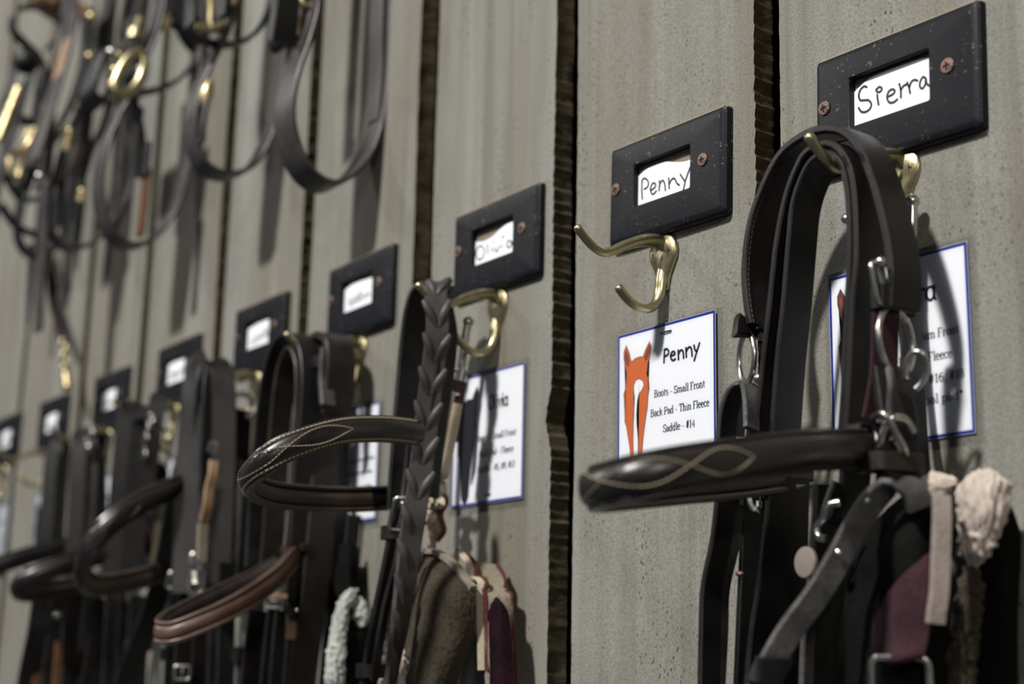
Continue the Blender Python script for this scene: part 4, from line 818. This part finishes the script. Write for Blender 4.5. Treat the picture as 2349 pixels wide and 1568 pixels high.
bm = nb(); ribbon(bm, zp(1950, 880, k, [(434, 900, .059), (430, 1000, .061), (426, 1100, .062), (420, 1200, .062)]), .0022, .002, OUT*.8-XV*.5, step=.003); mesh('red_edging', bm, REDE, K0)
bm = nb(); fleece(bm, zp(1950, 880, k, [(352, 575, .038), (410, 545, .038), (480, 525, .036), (560, 510, .034)]), [.0016, .0062, .0052, .003], .7, .002, 260, ref=ZV); mesh('fleece_tuft', bm, FLEECE, K0)
bm = nb(); fleece(bm, zp(1950, 880, k, [(690, 470, .030), (692, 560, .034), (690, 660, .036), (668, 770, .036), (650, 870, .036), (642, 950, .034)]), [.0098, .0118, .0106, .0082, .0064, .0035], .8, .0030, 420, seg=64); mesh('fleece_roll', bm, FLEECE, K0, label='curly cream fleece roll')
bm = nb(); fleece(bm, zp(1950, 880, k, [(640, 960, .034), (632, 1060, .034), (620, 1200, .034), (590, 1400, .034), (570, 1660, .034)]), [.0040, .0046, .0050, .0056, .0060], .8, .0032, 330, seg=48); mesh('fleece_lining', bm, FLEECEB, K0)  # shadowed lower end of the roll, its shade painted as darker fleece
bm = nb(); loft(bm, [zp(1950, 880, k, q) for q in ([(700, 640, .016), (780, 600, .014), (850, 650, .010)], [(690, 800, .020), (800, 740, .018), (890, 780, .010)], [(670, 1000, .022), (800, 1000, .020), (890, 1000, .010)], [(640, 1300, .022), (780, 1300, .020), (880, 1300, .010)], [(610, 1660, .022), (760, 1660, .020), (880, 1660, .010)])], .003, 16, 30, .0010, 60); mesh('boot_shell', bm, NEO, K0, label='black outer side of the boot with the shade beside it')  # black neoprene side; the panel also stands for shadow beside the fleece
bm = nb(); c = D(2066, 1580, .064); a = D(2130, 1575, .070)-D(2066, 1580, .070); tube(bm, rrect(c, (OUT*.6-XV*.65).normalized()*-.0125, ZV*.0140, .3, 5), .0017, 10, True, step=1, ref=XV); mesh('metal_loop', bm, STEEL, K0, 60)
strap(K0, 'hanger_strap', [(2088, 650, .012), (2090, 760, .014), (2096, 900, .016), (2104, 1040, .020), (2110, 1120, .026)], .016, BLACK, .003)  # black here paints in the shadow behind the rings
# --- the other bridles' boots, farther along
K3 = thing('horse_boot', 'horse boot with a grey fleece roll beside the brown hanging straps', 'horse boot', W(-.70, .04, -.22), 'horse boots hanging under the bridles')
k = .24752
bm = nb(); fleece(bm, zp(520, 1180, k, [(1200, 700, .020), (1150, 740, .026), (1090, 840, .032), (1050, 1000, .036), (1030, 1160, .038), (1010, 1350, .040), (1000, 1640, .040)]), [.0030, .0050, .0052, .0058, .0066, .0078, .0085], .8, .0028, 360); mesh('fleece_roll', bm, FLEECEG, K3, label='grey fleece roll')
bm = nb(); fleece(bm, zp(520, 1180, k, [(1195, 760, .018), (1230, 860, .018), (1250, 960, .018), (1260, 1040, .018)]), [.0035, .006, .007, .004], .8, .003, 340); mesh('fleece_tuft', bm, FLEECEG, K3)
bm = nb(); loft(bm, [zp(520, 1180, k, q) for q in ([(1010, 300, .018), (1100, 260, .020), (1220, 300, .010)], [(1000, 650, .022), (1120, 640, .024), (1225, 660, .012)], [(1080, 1000, .026), (1180, 1000, .024), (1310, 1010, .012)], [(1060, 1640, .026), (1180, 1640, .024), (1300, 1640, .012)])], .004, 16, 30, .001, 60); mesh('boot_shell', bm, NEO, K3)
snap(K3, [(806, 845, .013), (806, 875, .013), (805, 920, .013)], .0028)
K4 = thing('horse_boot', 'drab brown horse boot with tan edging hanging under the fifth hook', 'horse boot', W(-.908, .04, -.18), 'horse boots hanging under the bridles')
bm = nb(); c = D(556, 930, .020); ring(bm, c, (OUT-XV*.3)*.012, ZV*.011, .0030, 8); mesh('snap_ring', bm, STEEL, K4, 60)
strap(K4, 'hanger_strap', [(556, 940, .020), (552, 990, .022), (548, 1070, .024)], .020, NEO, .004)
bm = nb(); loft(bm, [[D(*q) for q in r] for r in ([(534, 1060, .028), (548, 1050, .030), (564, 1064, .022)], [(532, 1130, .030), (548, 1130, .034), (566, 1130, .024)], [(530, 1215, .030), (546, 1218, .034), (562, 1212, .024)], [(526, 1330, .030), (540, 1330, .034), (556, 1330, .024)])], .004, 16, 24, .001, 80); mesh('boot_shell', bm, FLEECEB, K4)
strap(K4, 'binding', [(570, 960, .014), (568, 1000, .014), (564, 1040, .016)], .010, BEIGE, .003)
strap(K4, 'binding', [(490, 1058, .078), (488, 1090, .080), (480, 1120, .082), (476, 1160, .083), (468, 1195, .084)], .0085, TAN, .004, lab='tan edge between the shiny straps')
strap(K4, 'binding', [(466, 1200, .085), (464, 1240, .085), (462, 1300, .085)], .009, BEIGED, .004)
bm = nb(); tube(bm, [D(484, 1034, .078), D(490, 1014, .078)], .004, 10); mesh('snap_bolt', bm, STEEL, K4)
bm = nb(); tube(bm, [D(474, 1298, .092), D(447, 1296, .092), D(446, 1340, .092)], .0045, 8); mesh('boot_hook', bm, STEEL, K4)
K5 = thing('horse_boot', 'beige and plum horse boot under the sixth hook, framed by the sloping noseband', 'horse boot', W(-1.113, .04, -.2), 'horse boots hanging under the bridles')
for q, r in (((378, 986, .026), .005), ((381, 1010, .026), .006)):
    bm = nb(); blob(bm, D(*q), r*.6); mesh('snap_bolt', bm, STEEL if r < .0055 else BRASSY, K5)
bm = nb(); ring(bm, D(362, 1046, .028), (OUT-XV*.3)*.011, ZV*.009, .003, 8); mesh('snap_ring', bm, STEEL, K5)
bm = nb(); blob(bm, D(366, 1088, .03), .009, (1, 1, 1.3)); mesh('plum_tab', bm, MAROON, K5)
for pts, ww, m_ in (([(322, 1180, .013), (318, 1230, .013), (316, 1300, .013)], .022, BEIGE), ([(346, 1160, .012), (344, 1220, .012), (342, 1300, .012)], .020, MAROON), ([(376, 1120, .020), (370, 1180, .014), (362, 1240, .012), (354, 1310, .012)], .016, BEIGED), ([(384, 1200, .014), (376, 1260, .014), (368, 1320, .014)], .024, BEIGE)):
    strap(K5, 'boot_panel', pts, ww, m_, .006, wd=OUT*.8-XV*.5)
# ------------------------------------------------------------------ halters on the upper row of hooks
def halter(label, x): return thing('halter', label, 'halter', W(x, .05, .5), 'halters hanging above the name plates')
def xstrap(root, name, pts, x, w, mt=DARK, wd=XV, t=.0042, lab=None, dx=0):
    w *= 1.22; mt = {DARK: HALT, BLACK: HALTB}.get(mt, mt)
    P = [X(a, b, x) if not r else X(a, b, r[0]) for a, b, *r in pts]; bm = nb()
    if pts[0][1] < -20: P = [W(x, .055, .66), W(x, .055, .55)]+P      # runs on up to its hook above the picture
    if pts[-1][1] < -20: P = P+[W(x, .035, .55), W(x, .035, .66)]
    sweep(bm, flat_prof(w, t, .0008), P, wd, step=.005); return mesh(name, bm, mt, root, label=lab)
def xring(root, pts, x, r, mt=BRASSY, name='ring', closed=True):
    bm = nb(); P = [X(a, b, x) for a, b in pts]
    if closed: P = spline(P, .004, closed=True); tube(bm, P, r, 10, True, step=1, ref=XV)
    else: tube(bm, P, r, 10)
    mesh(name, bm, mt, root, 60)
HA = halter('dark leather halter whose wide noseband loop hangs lowest of all, above the fourth plate', -.69)
xstrap(HA, 'noseband', [(716, -40), (712, 30), (694, 100), (668, 175), (654, 245), (656, 300), (676, 365), (706, 408), (745, 428), (790, 412), (832, 362), (858, 290), (870, 200), (874, 100), (876, -60)], -.69, .029, DARK)
strap(HA, 'cheek_strap', [(664, -80, .090), (660, 0, .090), (654, 60, .090), (648, 100, .090)], .022, BLACK, .005)
xring(HA, [(694, 6), (700, 14), (714, 12), (730, -8), (720, -30), (700, -20)], -.69, .003)
bm = nb(); tube(bm, [X(684, 40, -.70), X(681, 84, -.70)], .0042, 10); mesh('keeper', bm, BRASSY, HA, 60)
xstrap(HA, 'throat_strap', [(640, -60), (636, 30), (630, 95), (640, 112), (662, 98)], -.72, .016, BLACK)
xstrap(HA, 'crown_strap', [(868, -80), (869, 60), (867, 180), (858, 280)], -.688, .016, BLACK)
HB = halter('dark halter with a tall brass square ring, second loop from the right at the top', -.885)
xstrap(HB, 'noseband', [(530, 20), (508, 90), (478, 150), (450, 215), (438, 285), (446, 345), (474, 390), (518, 404), (570, 386), (612, 320), (634, 220), (644, 110), (650, -60)], -.885, .024, DARK)
xring(HB, [(486, -30), (485, 20), (487, 66), (508, 62), (530, 40), (536, 0), (540, -40), (510, -50)], -.885, .0042)
xstrap(HB, 'cheek_strap', [(516, -60), (512, 0), (508, 40)], -.89, .022, BLACK)
xstrap(HB, 'throat_strap', [(395, 50), (440, 84), (488, 100), (535, 102), (576, 84), (608, 44), (624, -30)], -.885, .012, BLACK)
xstrap(HB, 'cheek_strap', [(404, -60), (430, 30), (462, 92)], -.90, .024, BLACK)
xstrap(HB, 'crown_strap', [(440, -60), (438, 20), (436, 60)], -.86, .018, BLACK)
bm = nb(); blob(bm, X(460, 64, -.87), .0055); mesh('stud', bm, BRASSY, HB)
bm = nb(); tube(bm, [X(482, 186, -.87), X(474, 214, -.87), X(468, 246, -.87)], .0042, 10, taper=lambda q: .5+1.0*math.sin(math.pi*(q*.8+.1))); mesh('brass_snap', bm, BRASSY, HB)
xstrap(HB, 'strap_end', [(468, 240), (460, 290), (458, 330)], -.87, .016, BLACK)
HC = halter('dark halter with an oval brass ring at the top of its loop', -1.1)
xstrap(HC, 'noseband', [(318, 190), (290, 230), (258, 290), (234, 360), (226, 430), (234, 495), (258, 545), (296, 565), (342, 552), (386, 502), (416, 430), (434, 340), (444, 240), (452, 120)], -1.1, .026, DARK)
xring(HC, [(263, 205), (275, 165), (300, 130), (322, 124), (330, 145), (322, 182), (300, 210), (275, 218)], -1.05, .0062, BRASS)
xstrap(HC, 'cheek_strap', [(372, -50), (366, 20), (350, 80), (330, 130), (300, 175)], -1.1, .030, BLACK)
xstrap(HC, 'throat_strap', [(300, 216), (360, 206), (408, 184), (442, 146), (466, 92), (474, 20)], -1.1, .016, BLACK)
xstrap(HC, 'crown_strap', [(388, -60), (400, 20), (430, 90), (466, 130), (480, 200)], -1.12, .022, BLACK)
xring(HC, [(370, 36), (378, 48), (376, 66)], -1.09, .0075, name='keeper', closed=False); xring(HC, [(312, 70), (308, 88)], -1.09, .0075, name='keeper', closed=False)
bm = nb(); tube(bm, [X(322, 40, -1.09), X(310, 78, -1.09)], .004, 8); mesh('tongue', bm, BRASS, HC); bm = nb(); tube(bm, [X(302, 88, -1.09), X(258, 118, -1.09)], .004, 8); mesh('tongue', bm, STEEL, HC)
for q in ((256, 120), (274, 128), (266, 162)):
    bm = nb(); blob(bm, X(*q, -1.09), .006); mesh('stud', bm, BRASSY if q[0] != 256 else STEEL, HC)
xstrap(HC, 'chin_strap', [(322, 250), (312, 340), (300, 420), (280, 480), (264, 520)], -1.1, .012, DARK)
xstrap(HC, 'strap_end', [(338, 330), (334, 370), (330, 405)], -1.06, .016, BLACK); xstrap(HC, 'strap_end', [(338, 390), (332, 450), (322, 540)], -1.06, .014, ORANGE, lab='orange brown strap end inside the loop')
xstrap(HC, 'strap_end', [(222, 138), (208, 180), (200, 222), (228, 246)], -1.15, .040, BLACK)
xstrap(HC, 'chin_strap', [(300, 40), (300, 220), (316, 300), (326, 400)], -1.12, .026, BLACK)
HD = halter('dark halter tangled at the upper left, with brass fittings and a long hanging strap', -1.31)
xstrap(HD, 'noseband', [(232, 120), (206, 200), (180, 260), (150, 330), (128, 410), (116, 490), (122, 545), (158, 570), (200, 562), (240, 530), (262, 440), (272, 340), (280, 200)], -1.31, .022, DARK)
xstrap(HD, 'cheek_strap', [(168, -40), (160, 60), (146, 130), (128, 195), (114, 245), (92, 315), (72, 375)], -1.31, .044, DARK)
xstrap(HD, 'cheek_strap', [(166, 60), (146, 130), (132, 180)], -1.305, .030, TAN, lab='tan strip painting the highlight on the dark strap')  # tan overlay puts the dark strap's highlight into colour
xstrap(HD, 'hanging_strap', [(116, 250), (112, 360), (102, 450), (98, 560), (92, 660), (88, 760)], -1.31, .022, DARK)
xstrap(HD, 'throat_strap', [(254, -30), (236, 60), (232, 130), (210, 200), (190, 300), (168, 390)], -1.33, .040, BLACK)
xstrap(HD, 'throat_strap', [(200, 30), (196, 120), (170, 220), (120, 320), (90, 430)], -1.34, .030, BLACK)
xstrap(HD, 'crown_strap', [(256, 230), (236, 290), (210, 340), (186, 420), (176, 500)], -1.33, .022, BLACK)
xstrap(HD, 'crown_strap', [(290, -40), (284, 60), (272, 150), (240, 230)], -1.33, .026, BLACK)
for a, b, r in (((160, 300), (150, 345), .006), ((206, 130), (207, 126), .008), ((188, 440), (182, 462), .007), ((92, 405), (92, 402), .008), ((210, 40), (214, 46), .010)):
    bm = nb(); tube(bm, [X(*a, -1.28), X(*b, -1.28)], r*.6, 8); blob(bm, X(*a, -1.28), r*.75); mesh('brass_fitting', bm, BRASSY if a != (92, 405) else STEEL, HD)
HE = halter('dark halter at the left edge with a long polished brass bar', -1.52)
xstrap(HE, 'noseband', [(116, 240), (86, 330), (56, 420), (40, 500), (44, 556), (72, 586), (108, 586), (136, 560), (156, 480), (170, 380), (180, 240)], -1.52, .022, DARK)
bm = nb(); tube(bm, [X(44, 204, -1.45), X(22, 260, -1.45), X(-2, 322, -1.45)], .0062, 10); mesh('brass_bar', bm, BRASSY, HE, 60)
xstrap(HE, 'cheek_strap', [(96, 160), (86, 240), (66, 330), (46, 430)], -1.5, .030, BLACK); xstrap(HE, 'cheek_strap', [(64, 180), (30, 300), (0, 400), (-20, 480)], -1.5, .034, BLACK)
xstrap(HE, 'throat_strap', [(108, 112), (132, 70), (128, 32), (92, 16), (52, 18), (28, 40), (30, 70), (56, 100), (86, 130), (110, 190), (94, 240)], -1.5, .018, BLACK)
bm = nb(); tube(bm, [X(78, 296, -1.46), X(64, 330, -1.46), X(50, 354, -1.46)], .007, 8); mesh('brass_fitting', bm, BRASSY, HE)
xring(HE, [(28, 400), (22, 380), (34, 352), (50, 352), (48, 385), (40, 408)], -1.46, .0045)
bm = nb(); blob(bm, X(60, 142, -1.45), .017); mesh('round_boss', bm, BLACK, HE)
xstrap(HE, 'crown_strap', [(60, -30), (110, -4), (160, 14), (206, 40)], -1.5, .020, TAN, wd=ZV, lab='pale strap across the top left')
for pts, ww in (([(130, 210), (96, 260), (60, 280), (30, 262)], .026), ([(150, 300), (104, 350), (60, 440), (40, 520)], .020), ([(10, 400), (50, 456), (96, 452), (140, 410)], .016), ([(0, 470), (40, 520), (84, 540)], .018), ([(196, 250), (160, 330), (140, 430), (134, 520)], .030), ([(40, 130), (20, 200), (-10, 260)], .022)):
    xstrap(HE, 'cheek_strap', pts, -1.50, ww, BLACK)
xstrap(HE, 'hanging_strap', [(72, 560), (68, 640), (64, 740)], -1.56, .010, BLACK)
LD = thing('lead_strap', 'thin brown lead strap ending in a dangling brass snap', 'lead', W(-1.4, .04, .1))
strap(LD, 'strap', [(108, 560, .016), (116, 620, .016), (122, 690, .017), (138, 745, .020), (146, 780, .026)], .014, BROWN, .004)
bm = nb()
for j in range(5): ring(bm, D(147+j*1.2, 790+j*15, .030), (XV if j % 2 else OUT)*.0045, ZV*.0085, .0017, 8)
mesh('chain', bm, BRASS, LD, 60)
bm = nb(); tube(bm, [D(152, 856, .030), D(154, 872, .030), D(156, 890, .030)], .005, 10); blob(bm, D(156, 886, .030), .0068); mesh('brass_snap', bm, BRASSY, LD, 60)
